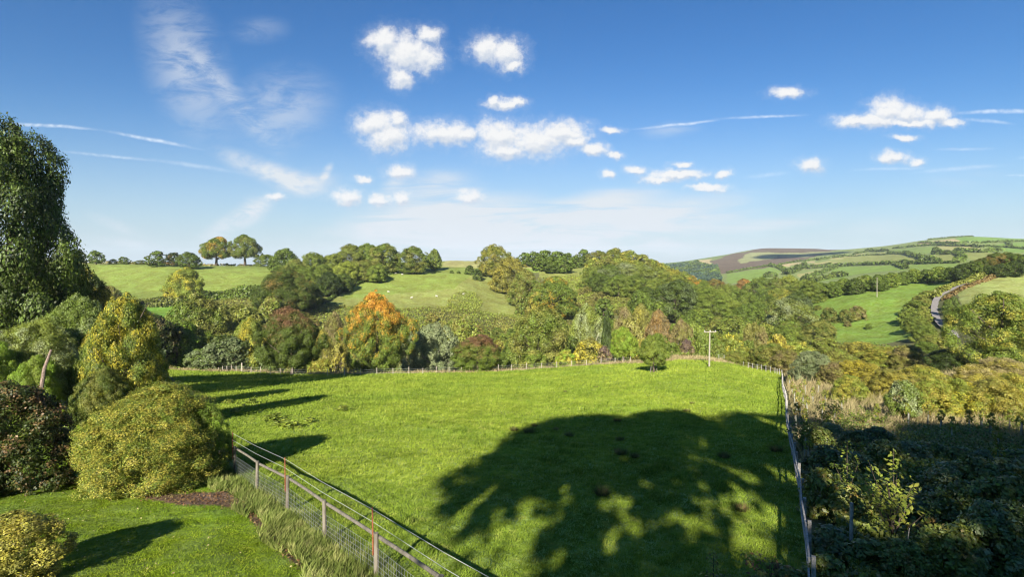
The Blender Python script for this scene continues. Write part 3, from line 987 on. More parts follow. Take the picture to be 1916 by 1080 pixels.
cover('ridge_bracken', [(1015, 520), (1100, 516), (1240, 540), (1200, 590), (1050, 600)], 300, 420, 16000, .5, 1.6, leaf_mat('olive', 'mid', .5, .03, 0, .2),
      'rusty bracken patch below the ridge wood', 'bracken', 13)
cover('field_weeds', [(838, 562), (852, 549), (872, 545), (890, 550), (904, 566), (896, 582), (874, 590), (850, 585), (836, 574)], 250, 400, 2600, .4, 1.3, leaf_mat('mid', 'olive', .4, .05, 0, .2), 'low thicket of gorse and bramble on the sheep pasture', 'scrub', 14)
cover('garden_weeds', [(-200, 600), (330, 600), (330, 800), (150, 830), (-200, 830)], 27, 70, 40000, .10, 1.0, leaf_mat('bright', 'mid', .4, .4), 'leafy weeds under the garden trees', 'weeds', 15,
      test=lambda x, y: lawn_test(x - 3, y))

# ------------------------------------------------------------------ trees: skyline
SKY = 'trees and bushes along the skyline of the left-hand hill'
tree(148, 440, 472, 26, 'bush', ('dark', 'olive', .3), 'small domed thorn bush at the left end of the skyline', group=SKY)
tree(180, 425, 470, 28, 'round', ('deep', 'green'), 'round dark green bushy tree on the skyline just right of the big dark tree', base=495, group=SKY)
tree(232, 430, 481, 22, 'bush', ('deep', 'green'), 'low dark bush in the gap between two skyline trees on the left', group=SKY)
tree(212, 430, 485, 16, 'bush', ('deep', 'olive'), 'smallest low bush on the left skyline', group=SKY)
tree(262, 432, 487, 24, 'bush', ('deep', 'olive'), 'flat low bush left of the three round skyline trees', group=SKY)
tree(294, 425, 471, 35, 'round', ('deep', 'green'), 'left one of three round skyline trees', group=SKY)
tree(325, 425, 474, 30, 'round', ('dark', 'redbrown', .3), 'middle one, reddish, of three round skyline trees', group=SKY)
tree(354, 425, 473, 38, 'round', ('deep', 'green'), 'right one of three round skyline trees', group=SKY)
tree(405, 420, 444, 56, 'flat', ('green', 'orange', .28), 'domed skyline tree turning orange, left of a pair', base=496, cat='tree', lodup=1, thick=1.5, lump=.85)
tree(458, 420, 440, 55, 'flat', ('green', 'olive', .4), 'domed green skyline tree with bare forked trunk, right of a pair', base=496, lodup=1, thick=1.5, lump=.85)
tree(497, 440, 477, 44, 'bush', ('deep', 'mid'), 'low domed thicket on the skyline right of the tree pair')
tree(530, 425, 467, 56, 'round', ('deep', 'green', .4), 'dark rounded tree where the skyline meets the ridge wood')
hedge([(150, 489), (290, 490), (480, 492)], 2.2, 2.5, ('olive', 'tan', .5), 'low tawny hedge bank along the top of the left hill field', dmin=400, gaps=.3)
# ------------------------------------------------------------------ ridge of trees, left centre
RG = 'trees of the belt running up the ridge'
for px, d, top, w, sh, cl, lb in [
    (553, 335, 486, 52, 'round', ('green', 'olive', .4), 'green tree at the left edge of the ridge belt'),
    (588, 370, 474, 60, 'round', ('mid', 'green', .4), 'bright topped round tree high in the ridge belt'),
    (622, 385, 476, 54, 'round', ('mid', 'lime', .25), 'light green round tree in the ridge belt'),
    (657, 395, 459, 60, 'round', ('mid', 'olive', .3), 'tall light green tree in the middle of the ridge belt'),
    (690, 405, 457, 60, 'round', ('green', 'mid', .3), 'tall dark green crown beside the highest tree of the belt'),
    (717, 400, 457, 66, 'round', ('green', 'olive', .4), 'rightmost full crown of the ridge belt'),
    (648, 365, 490, 52, 'round', ('mid', 'lime', .4), 'yellow-green tree in front of the ridge belt'),
    (682, 378, 487, 48, 'round', ('mid', 'olive', .4), 'mid-sized tree low in front of the belt'),
    (705, 385, 495, 40, 'round', ('green', 'mid', .4), 'low tree at the foot of the rightmost crown'),
    (576, 330, 502, 62, 'round', ('green', 'mid', .4), 'green tree in the second row of the belt'),
    (612, 340, 510, 54, 'round', ('dark', 'deep', .3), 'very dark round tree beside the hill pasture'),
    (600, 352, 496, 52, 'round', ('green', 'mid', .4), 'green tree behind the very dark round tree'),
    (640, 352, 512, 44, 'round', ('deep', 'green', .4), 'dark low tree at the pasture edge'),
    (530, 292, 504, 105, 'round', ('deep', 'rust', .24), 'broad dark tree flecked with rust at the foot of the ridge belt'),
    (575, 300, 530, 62, 'round', ('dark', 'green', .4), 'dark tree right of the broad rust-flecked tree'),
]:
    tree(px, d, top, w, sh, cl, lb, group=RG, **({'lodup': 1}))
tree(772, 400, 463, 60, 'round', ('green', 'olive', .4), 'round free-standing tree at the top of the hill pasture', base=507, lodup=1)
tree(813, 400, 466, 29, 'tall', ('green', 'mid', .4), 'narrow tree beside the round one at the top of the hill pasture', base=507, lodup=1)
tree(845, 395, 506, 9, 'bush', ('deep', 'green'), 'small bush right of the narrow hilltop tree')
tree(858, 395, 507, 9, 'bush', ('deep', 'green'), 'small round bush midway between the hilltop tree and dark thicket')
tree(879, 395, 497, 20, 'bush', ('dark', 'deep'), 'dark bush at the right end of the hill pasture top')
tree(893, 380, 504, 22, 'bush', ('dark', 'green'), 'dark spreading bush beside the golden tree at the pasture top')
hedge([(600, 574), (640, 545), (700, 520), (740, 512)], 2.0, 3, ('dark', 'green', .4), 'dark hedge at the foot of the ridge belt', dmin=250)
# diagonal line of golden trees
DG = 'four rounded trees stepping down the right edge of the hill pasture'
tree(925, 400, 459, 60, 'round', ('mid', 'golden', .45), 'golden-green tree, topmost of four stepping down the pasture edge', group=DG, lodup=1)
tree(955, 355, 483, 70, 'round', ('olive', 'golden', .5), 'golden-olive tree, second from the top of four down the pasture edge', group=DG, lodup=1)
tree(983, 320, 508, 64, 'round', ('olive', 'green', .4), 'olive tree, third of four down the pasture edge', group=DG, lodup=1)
tree(1035, 292, 521, 92, 'round', ('green', 'orange', .2), 'dark green tree with an orange side, lowest of four down the pasture edge', group=DG, lodup=1)
tree(1008, 285, 545, 50, 'bush', ('olive', 'golden', .5), 'yellowish bush at the foot of the orange-sided tree')
tree(975, 300, 553, 28, 'bush', ('olive', 'green', .5), 'small scrubby bush below the olive tree')
# ridge-top wood, centre
WD = 'dark wood on the centre skyline'
for i, (px, top, w) in enumerate([(983, 474, 30), (1000, 472, 34), (1020, 469, 36), (1042, 471, 36), (1062, 474, 32), (1078, 480, 26), (1092, 468, 28), (1012, 478, 36), (1033, 480, 38), (1055, 482, 36), (1098, 476, 26)]):
    tree(px, 470 - (12 if i in (7, 8, 9) else 0), top, w, 'round', ('deep', 'green', .45), 'dark green tree of the wood on the centre skyline', group=WD)
WH = 'tree-covered knoll on the skyline right of centre'
for i, (px, top, w, d) in enumerate([(1122, 471, 48, 445), (1148, 466, 50, 455), (1175, 470, 50, 455), (1200, 478, 48, 455), (1222, 487, 44, 460), (1240, 494, 36, 470), (1135, 480, 48, 430), (1165, 481, 50, 430),
                                      (1195, 489, 48, 432), (1220, 497, 46, 435), (1246, 503, 40, 440), (1110, 484, 36, 425)]):
    tree(px, d, top, w, 'round', ('mid', 'golden', .35) if i % 3 else ('olive', 'mid', .4), 'golden-green rounded tree covering the knoll on the skyline', group=WH)
WE = 'dense green wood on the slope below the knoll'
for i, (px, top, w, d, cl) in enumerate([
    (1112, 500, 46, 400, ('green', 'mid', .4)), (1140, 496, 54, 398, ('green', 'silver', .25)), (1172, 492, 58, 398, ('mid', 'silver', .4)), (1203, 497, 56, 396, ('mid', 'silver', .3)),
    (1232, 502, 56, 395, ('mid', 'olive', .3)), (1262, 506, 54, 400, ('mid', 'golden', .3)), (1288, 515, 46, 405, ('olive', 'orange', .3)), (1125, 512, 44, 385, ('deep', 'green', .4)),
    (1158, 514, 52, 380, ('green', 'mid', .4)), (1192, 516, 52, 378, ('green', 'mid', .4)), (1222, 521, 50, 376, ('mid', 'green', .4)), (1290, 530, 60, 370, ('mid', 'green', .4)),
    (1312, 524, 46, 395, ('green', 'olive', .4)), (1210, 538, 46, 355, ('deep', 'green', .4)), (1300, 548, 50, 350, ('green', 'mid', .4))]):
    tree(px, d, top, w, 'round', cl, 'rounded green tree packed in the wood below the knoll', group=WE, lodup=1)
tree(1262, 330, 526, 92, 'round', ('deep', 'grey', .35), 'large dark grey-green tree in the middle of the hillside wood', lodup=1)
tree(1334, 318, 538, 95, 'round', ('green', 'mid', .45), 'large bright green tree right of the grey-green one in the hillside wood', lodup=1)
tree(1310, 300, 580, 60, 'round', ('green', 'mid', .4), 'green tree at the foot of the large bright tree')
tree(1375, 300, 592, 66, 'round', ('mid', 'green', .4), 'light green tree low on the wooded slope above the T-shaped pole')
WR = 'mixed autumn wood between ridge and right-hand field'
for i, (px, top, w, d, cl, lb) in enumerate([
    (1340, 523, 40, 430, ('rust', 'olive', .5), 'rusty orange tree on the far edge of the wood'),
    (1393, 523, 40, 440, ('rust', 'orange', .2), 'orange tree at the far edge of the wood below the bright field'),
    (1365, 533, 50, 410, ('mid', 'green', .4), 'green tree between the two orange ones'),
    (1422, 520, 52, 420, ('green', 'mid', .4), 'dark green crown right of the orange tree'),
    (1452, 521, 46, 415, ('olive', 'green', .4), 'olive crown in the far row of the wood'),
    (1476, 516, 44, 405, ('lime', 'mid', .4), 'yellow-green tree topping the far row of the wood'),
    (1500, 524, 46, 400, ('mid', 'green', .4), 'green tree left of the right-hand hedge row'),
    (1520, 526, 50, 385, ('green', 'mid', .5), 'rounded green tree where the wood meets the right-hand field'),
    (1395, 545, 64, 380, ('green', 'mid', .4), 'large crown in the middle of the valley wood'),
    (1430, 543, 60, 375, ('deep', 'green', .4), 'dark crown in the middle of the valley wood'),
    (1462, 541, 56, 370, ('mid', 'golden', .3), 'golden tinted crown in the valley wood'),
    (1492, 548, 58, 345, ('deep', 'grey', .3), 'grey-green crown near the lower edge of the wood'),
    (1405, 568, 74, 330, ('deep', 'green', .5), 'broad dark tree over the stream gully'),
    (1440, 578, 54, 305, ('olive', 'brown', .5), 'brownish thin tree beside the light green broad tree'),
    (1478, 560, 88, 290, ('mid', 'silver', .35), 'broad pale green tree at the left end of the right-hand field'),
    (1530, 600, 60, 250, ('deep', 'olive', .5), 'dark scrubby tree below the right-hand field'),
    (1480, 610, 70, 260, ('green', 'mid', .5), 'green tree below the broad pale one'),
    (1385, 600, 50, 285, ('green', 'deep', .5), 'dark green tree low in the gully'),
    (1427, 625, 50, 250, ('deep', 'green', .4), 'shadowed green tree at the bottom of the gully'),
]):
    tree(px, d, top, w, 'round', cl, lb, group=WR, lodup=1)
# ------------------------------------------------------------------ middle-left slope
hedge([(190, 572), (250, 572), (300, 574), (345, 572)], 8, 7, ('dark', 'olive', .4), 'tall dark hedge below the left hill field', dmin=255, seed=9)
hedge([(345, 568), (420, 560), (490, 556), (540, 562)], 7.5, 6, ('deep', 'green', .4), 'dark overgrown hedge between the golden hedge tree and the ridge belt', dmin=270, seed=10)
tree(345, 288, 502, 66, 'round', ('mid', 'yellow', .3), 'round golden-green tree standing in the hedge below the hill field', lodup=1)
tree(206, 262, 536, 30, 'round', ('brown', 'olive', .5), 'brownish thorn tree at the left end of the tall hedge')
MS = 'trees along the ravine behind the far fence'
for px, d, top, w, sh, cl, lb, kw in [
    (378, 165, 553, 118, 'round', ('green', 'olive', .45), 'large olive-topped rounded tree left of the red-topped maple', {}),
    (455, 190, 575, 90, 'round', ('mid', 'olive', .45), 'olive tree behind the yellow-green one', {}),
    (505, 200, 560, 66, 'round', ('olive', 'mid', .5), 'pale olive scrubby tree above the yellow-green tree', {}),
    (330, 150, 600, 96, 'round', ('green', 'bright', .4), 'bright green leafy tree left of the grey willow', {}),
    (285, 140, 590, 80, 'round', ('dark', 'brown', .35), 'dark brownish tree between the golden beech and the ravine', {}),
    (262, 170, 575, 60, 'round', ('deep', 'green', .35), 'dark tree half hidden behind the yellow-flecked tree', {}),
    (425, 132, 630, 92, 'round', ('grey', 'deep', .35), 'low grey-green willow beside the far fence', {}),
    (375, 132, 655, 60, 'bush', ('grey', 'green', .4), 'low grey-green bush by the fence left of the willow', {}),
    (463, 136, 596, 66, 'round', ('mid', 'yellow', .28), 'yellow-green tree left of the red-topped maple', {}),
    (500, 134, 650, 60, 'bush', ('green', 'grey', .4), 'dark bush in the fence line under the yellow-green tree', {}),
    (628, 170, 582, 50, 'loose', ('brown', 'olive', .5), 'thin brown birch with pale trunk left of the orange tree', {'pale': True, 'dens': .5}),
    (606, 150, 615, 38, 'loose', ('olive', 'golden', .5), 'slim pale olive birch between the maple and the orange tree', {'pale': True, 'dens': .6}),
    (636, 140, 642, 46, 'loose', ('olive', 'golden', .5), 'short olive birch by the fence left of the orange tree', {'dens': .6}),
    (600, 138, 672, 54, 'bush', ('golden', 'lime', .5), 'low yellow-green bush behind the fence between two dark trees', {}),
    (575, 150, 655, 46, 'bush', ('green', 'mid', .4), 'green bush tucked behind the red-topped maple', {}),
    (770, 160, 615, 60, 'round', ('olive', 'grey', .5), 'grey-olive tree right behind the orange tree', {}),
    (808, 140, 607, 84, 'round', ('grey', 'silver', .55), 'silvery willow right of the orange tree', {'pale': True}),
    (842, 150, 640, 50, 'round', ('grey', 'deep', .5), 'grey-green sallow between the silvery willow and the red tree', {}),
    (860, 180, 600, 70, 'round', ('olive', 'mid', .5), 'olive scrub tree above the red-topped low tree', {}),
    (930, 170, 640, 50, 'round', ('olive', 'golden', .5), 'olive-gold tree right of the red-topped low tree', {}),
    (1008, 142, 577, 108, 'round', ('green', 'olive', .5), 'big olive windswept willow right of centre', {}),
    (960, 150, 640, 60, 'bush', ('deep', 'green', .4), 'dark bush left of the big olive willow', {}),
    (1000, 134, 655, 60, 'bush', ('green', 'olive', .4), 'dark bush under the big olive willow', {}),
    (1097, 185, 567, 62, 'loose', ('mid', 'silver', .35), 'pale green willow with a pale trunk left of the dark conifer', {'pale': True}),
    (1060, 170, 628, 60, 'bush', ('deep', 'green', .4), 'dark green bush between the olive willow and the golden bush', {}),
    (1168, 200, 572, 46, 'loose', ('brown', 'olive', .4), 'thin brown tree right of the dark conifer', {'pale': True, 'dens': .6}),
    (1196, 210, 573, 48, 'round', ('olive', 'golden', .3), 'yellowish olive tree above the small bright trees', {}),
    (1232, 185, 578, 54, 'loose', ('brown', 'rust', .35), 'larger brown birch left of the T-shaped pole', {'pale': True, 'dens': .8}),
    (1275, 190, 596, 48, 'loose', ('brown', 'olive', .4), 'brown birch nearest the T-shaped pole', {'pale': True, 'dens': .7}),
    (1300, 190, 606, 44, 'round', ('green', 'mid', .4), 'green tree directly behind the T-shaped pole', {}),
    (1100, 140, 634, 62, 'bush', ('olive', 'yellow', .4), 'golden-green bush left of the small bright round tree', {}),
    (1058, 132, 654, 44, 'bush', ('bright', 'golden', .4), 'bright yellow-green bush by the fence end', {}),
    (1132, 136, 650, 32, 'bush', ('purple', 'brown', .4), 'purple-brown bush left of the small bright round tree', {}),
    (1286, 160, 636, 34, 'bush', ('purple', 'brown', .3), 'purple-brown bush left of the T-shaped pole', {}),
    (1258, 158, 640, 44, 'bush', ('green', 'mid', .4), 'green bush between the young guarded tree and the purple one', {}),
    (1195, 150, 632, 40, 'bush', ('olive', 'golden', .4), 'olive bush between the two small round trees', {}),
    (1180, 185, 600, 60, 'round', ('olive', 'brown', .4), 'brown-green tree behind the small bright round tree', {}),
    (1318, 170, 622, 40, 'round', ('green', 'mid', .4), 'green bushy tree at the foot of the T-shaped pole', {}),
]:
    tree(px, d, top, w, sh, cl, lb, group=MS, **kw)
tree(1135, 165, 573, 42, 'cone', ('dark', 'deep', .4), 'dark green conifer in the ravine, the only pointed tree')
tree(546, 117, 574, 108, 'maple', ('deep', 'redbrown', .20, 5.0, .8), 'dark maple with a reddish top standing before the far fence', base=702, lodup=1, var=1, thick=.9)
tree(706, 124, 545, 116, 'tall', ('green', 'orange', .39, 8.0, .42), 'large tree turning brilliant orange at the top, the brightest in view', lodup=1, var=2)
tree(893, 123, 628, 98, 'round', ('green', 'redbrown', .30, 5.0, .7), 'low spreading tree with red-brown top and green skirts', lodup=1)
tree(1167, 127, 615, 52, 'lolly', ('bright', 'lime', .4), 'small bright lime-green round tree at the field edge', lodup=1, dens=.9)
tree(1223, 106, 628, 64, 'lolly', ('green', 'mid', .4), 'young round tree inside a stake guard out on the field', base=697, lodup=1, dens=.9)
# right of the field crest
EF = 'bushes along the right-hand edge of the field crest'
for px, d, top, w, cl, lb in [
    (1366, 150, 622, 56, ('mid', 'yellow', .35), 'yellow-flecked bush right of the T-shaped pole'),
    (1345, 145, 640, 40, ('green', 'olive', .4), 'green bush just right of the T-shaped pole foot'),
    (1395, 150, 636, 50, ('green', 'mid', .4), 'mid green bush behind the field edge'),
    (1416, 165, 607, 62, ('olive', 'brown', .35), 'olive brown domed bush above the field edge'),
    (1400, 128, 650, 60, ('mid', 'golden', .35), 'golden green bush on the field edge'),
    (1438, 122, 643, 84, ('olive', 'green', .4), 'broad olive bush where the field edge turns down'),
    (1456, 140, 624, 52, ('golden', 'yellow', .25), 'yellowest bush above the field corner'),
    (1470, 112, 655, 62, ('brown', 'olive', .5), 'brownish bush at the field corner'),
    (1375, 122, 657, 44, ('mid', 'olive', .4), 'low green bush on the crest edge'),
    (1490, 150, 638, 70, ('mid', 'golden', .3), 'leafy green bush beyond the field corner'),
    (1540, 165, 632, 70, ('olive', 'mid', .5), 'olive bush below the two dark field thickets'),
]:
    tree(px, d, top, w, 'bush', cl, lb, group=EF, lodup=1 if d < 130 else 0)
RB = 'golden-green shrubs of the thicket on the right'
shr = [
    (1522, 82, 658, 82, ('silver', 'grey', .45), 'silvery sallow bush behind the top of the straight fence'),
    (1560, 100, 650, 90, ('olive', 'mid', .45), 'olive shrub behind the silvery sallow'),
    (1600, 115, 640, 90, ('olive', 'golden', .45), 'pale olive shrub on the thicket’s far edge'),
    (1650, 110, 650, 90, ('golden', 'mid', .45), 'golden shrub on the far edge of the thicket'),
    (1700, 105, 648, 76, ('olive', 'brown', .4), 'dull brown-green shrub near the foot of the lane'),
    (1570, 76, 676, 80, ('brown', 'olive', .5), 'brown-tinged shrub in the thicket’s front left'),
    (1612, 74, 676, 92, ('golden', 'yellow', .35), 'bright yellow-gold shrub in the thicket’s middle'),
    (1590, 55, 705, 70, ('mid', 'golden', .4), 'green shrub at the thicket’s front above the dry grass'),
    (1665, 58, 690, 90, ('golden', 'olive', .45), 'golden shrub left of the small glossy tree'),
    (1730, 62, 684, 90, ('mid', 'golden', .5), 'green-gold shrub below the shaded dark hollow'),
    (1752, 44, 706, 90, ('golden', 'mid', .5), 'golden leafy shrub right of the small glossy tree'),
    (1806, 43, 712, 96, ('mid', 'yellow', .4), 'yellow-flecked shrub in the thicket’s right front'),
    (1856, 42, 706, 96, ('golden', 'olive', .5), 'pale gold shrub at the right front of the thicket'),
    (1908, 43, 702, 96, ('mid', 'golden', .5), 'green-gold shrub at the right frame edge'),
    (1830, 60, 684, 90, ('golden', 'tan', .35), 'straw-gold shrub under the big dark beech'),
    (1885, 62, 672, 100, ('tan', 'golden', .45), 'straw-coloured willow scrub under the big dark beech'),
    (1950, 70, 680, 110, ('tan', 'golden', .45), 'straw-coloured willow scrub cut by the right frame edge'),
    (1965, 43, 712, 110, ('mid', 'golden', .5), 'golden shrub beyond the right frame edge'),
]
for px, d, top, w, cl, lb in shr:
    tree(px, d, top, w, 'bush', cl, lb, group=RB, lodup=1, spiky=.12)
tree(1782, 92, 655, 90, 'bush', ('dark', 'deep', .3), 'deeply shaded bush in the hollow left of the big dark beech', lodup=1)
tree(1730, 118, 640, 60, 'bush', ('deep', 'green', .4), 'dark bush at the lower end of the lane hedge', lodup=1)
tree(1876, 88, 546, 150, 'tall', ('green', 'golden', .3, 6.0), 'big dark beech flecked with gold below the lane', lodup=0, thick=1.0, spiky=.12, leaf=.68, dens=2.0)
tree(1960, 84, 575, 120, 'tall', ('green', 'golden', .35, 6.0), 'green-gold beech cut by the right frame edge', lodup=0, spiky=.12, leaf=.68, dens=2.0)
tree(1690, 42, 712, 60, 'loose', ('green', 'silver', .4), 'small glossy-leaved tree with a bare leaning stem in the dry grass', pale=True, dens=.8)

FG = 'green trees filling the gully and lower slope right of centre'
rf_ = random.Random(31)
for i in range(46):
    px = 1105 + (i * 61.8) % 385; d = rf_.uniform(165, 285)
    P = at(px, d); bp = HORIZON - P.z / d * F
    if bp > 720 or (px > 1500 and d > 230):
        continue
    w = rf_.uniform(9, 14) / d * F; k = rf_.randrange(4)
    tree(px, d, bp - w * rf_.uniform(.85, 1.1), w, 'round', [('green', 'mid', .4), ('olive', 'mid', .5), ('deep', 'green', .5), ('mid', 'golden', .25)][k],
         ['mid green rounded tree in the gully right of centre', 'olive rounded tree in the gully right of centre', 'dark green rounded tree in the gully right of centre', 'golden-green rounded tree in the gully right of centre'][k], group=FG)
FB = 'scrub bushes on the open slope below the ridge wood'
for i in range(34):
    px = 1015 + (i * 61.8) % 235; d = rf_.uniform(285, 395)
    w = rf_.uniform(4, 8) / d * F; P = at(px, d); bp = HORIZON - P.z / d * F; k = rf_.randrange(3)
    if 1000 < px < 1120 and bp < 535: continue
    tree(px, d, bp - w * .6, w, 'bush', [('green', 'olive', .4), ('olive', 'brown', .3), ('mid', 'green', .4)][k], ['green scrub bush on the open slope below the ridge wood', 'brown-olive scrub bush on the open slope below the ridge wood', 'light green scrub bush on the open slope below the ridge wood'][k], group=FB)
FS = 'scrub bushes on the bank below the sheep pasture'
for i in range(44):
    px = 560 + (i * 61.8) % 420; d = rf_.uniform(205, 262)
    w = rf_.uniform(4, 8) / d * F; P = at(px, d); bp = HORIZON - P.z / d * F; k = rf_.randrange(4)
    tree(px, d, bp - w * .65, w, 'bush', [('green', 'olive', .4), ('olive', 'rust', .25), ('mid', 'green', .4), ('deep', 'green', .4)][k], ['green scrub bush on the bank below the sheep pasture', 'rusty olive scrub bush on the bank below the sheep pasture', 'light green scrub bush on the bank below the sheep pasture', 'dark scrub bush on the bank below the sheep pasture'][k], group=FS)

# ------------------------------------------------------------------ right-hand hill: hedges, lane hedges, far bushes
LH = 'bushes of the hedge left of the lane'
for i, (px, py, top, w, cl) in enumerate([(1702, 606, 572, 40, ('deep', 'mid', .5)), (1712, 590, 558, 40, ('mid', 'green', .5)), (1722, 575, 548, 34, ('mid', 'olive', .5)), (1735, 560, 540, 34, ('mid', 'olive', .4)),
                                         (1714, 622, 588, 42, ('green', 'mid', .5)), (1728, 606, 578, 36, ('mid', 'olive', .4)), (1728, 592, 568, 24, ('mid', 'olive', .4)), (1728, 640, 604, 44, ('green', 'mid', .5)),
                                         (1732, 630, 600, 38, ('mid', 'green', .4)), (1752, 658, 628, 36, ('olive', 'mid', .4)), (1742, 656, 622, 46, ('mid', 'olive', .5)), (1732, 575, 554, 20, ('mid', 'olive', .5))]):
    tree(px, 175, top + 4, w, 'bush', cl, 'rounded green bush in the broad hedge on the left of the lane', base=py, group=LH, lodup=1)
hedge([(1738, 562), (1765, 546), (1800, 532), (1840, 520), (1880, 509)], 3.4, 5.5, ('mid', 'olive', .5), 'green hedge following the lane uphill', dmin=170, seed=21)
hedge([(1768, 562), (1790, 548), (1815, 537), (1850, 524), (1885, 512)], 1.9, 2.5, ('rust', 'brown', .5), 'russet bracken hedge on the right of the lane', dmin=165, seed=22)
for i, (px, py, top, w) in enumerate([(1780, 602, 570, 22), (1773, 588, 560, 18), (1795, 612, 575, 28), (1785, 578, 556, 20), (1800, 595, 572, 22)]):
    tree(px, 180, top, w, 'bush', ('deep', 'green', .4), 'dark bush on the bank right of the lane', base=py, group='bushes on the bank right of the lane', lodup=1)
FT = 'thickets on the right-hand field'
for px, py, top, w, cl, lb in [
    (1551, 604, 576, 34, ('deep', 'olive', .5), 'leftmost rounded thicket on the lower right-hand field'),
    (1583, 604, 580, 26, ('deep', 'olive', .5), 'middle dark thicket on the right-hand field'),
    (1604, 598, 572, 34, ('olive', 'brown', .4), 'brownish rounded thicket on the right-hand field'),
    (1586, 611, 601, 14, ('brown', 'olive', .5), 'little bush just below the two joined thickets'),
    (1625, 617, 606, 13, ('deep', 'green', .5), 'lone small bush with its own shadow on the right-hand field'),
    (1536, 563, 557, 10, ('deep', 'green', .5), 'tiny bush near the top left of the right-hand field'),
    (1530, 580, 571, 16, ('deep', 'olive', .5), 'small bush at the left edge of the right-hand field'),
    (1522, 606, 588, 26, ('deep', 'olive', .5), 'scrubby bush left of the field thickets'),
]:
    tree(px, 240, top, w, 'bush', cl, lb, base=py, group=FT, lodup=1)
HT = 'trees in the hedge behind the right-hand field'
for i, (px, d, top, w, cl) in enumerate([(1540, 345, 530, 34, 0), (1560, 345, 526, 34, 0), (1580, 342, 522, 34, 1), (1602, 340, 520, 34, 0), (1622, 338, 516, 34, 1), (1645, 336, 514, 34, 0), (1668, 336, 511, 32, 1), (1690, 336, 507, 30, 0),
                                         (1712, 336, 504, 32, 1), (1735, 334, 503, 30, 0), (1758, 332, 500, 34, 1), (1780, 330, 499, 32, 0)]):
    tree(px, d, top + (2 if i % 2 else 0), w, 'round', [('deep', 'green', .4), ('green', 'mid', .4)][cl], 'bushy hedgerow tree behind the right-hand field', group=HT, cat='tree', lodup=1)
hedge([(1500, 557), (1560, 547), (1640, 527), (1700, 520), (1760, 513), (1830, 508)], 4, 4, ('deep', 'green', .4), 'hedge under the hedgerow trees behind the right-hand field', dmin=300, seed=24)
HR = 'dark trees on the crest above the lane'
for i, (px, d, top, w, cl) in enumerate([(1802, 322, 494, 36, 0), (1822, 320, 489, 36, 1), (1843, 318, 482, 40, 2), (1864, 318, 474, 44, 2), (1886, 316, 473, 42, 2), (1908, 316, 476, 40, 1), (1930, 316, 474, 44, 0), (1955, 316, 476, 44, 1), (1850, 300, 497, 26, 1), (1872, 300, 494, 30, 0), (1900, 300, 490, 34, 0)]):
    tree(px, d, top, w, 'round', [('dark', 'deep', .4), ('deep', 'green', .4), ('deep', 'rust', .35)][cl], ['dark tree on the crest above the lane', 'green tree on the crest above the lane', 'rust-tinged tree on the crest above the lane'][cl], group=HR, lodup=1)
FH = 'distant hedges dividing the hill fields'
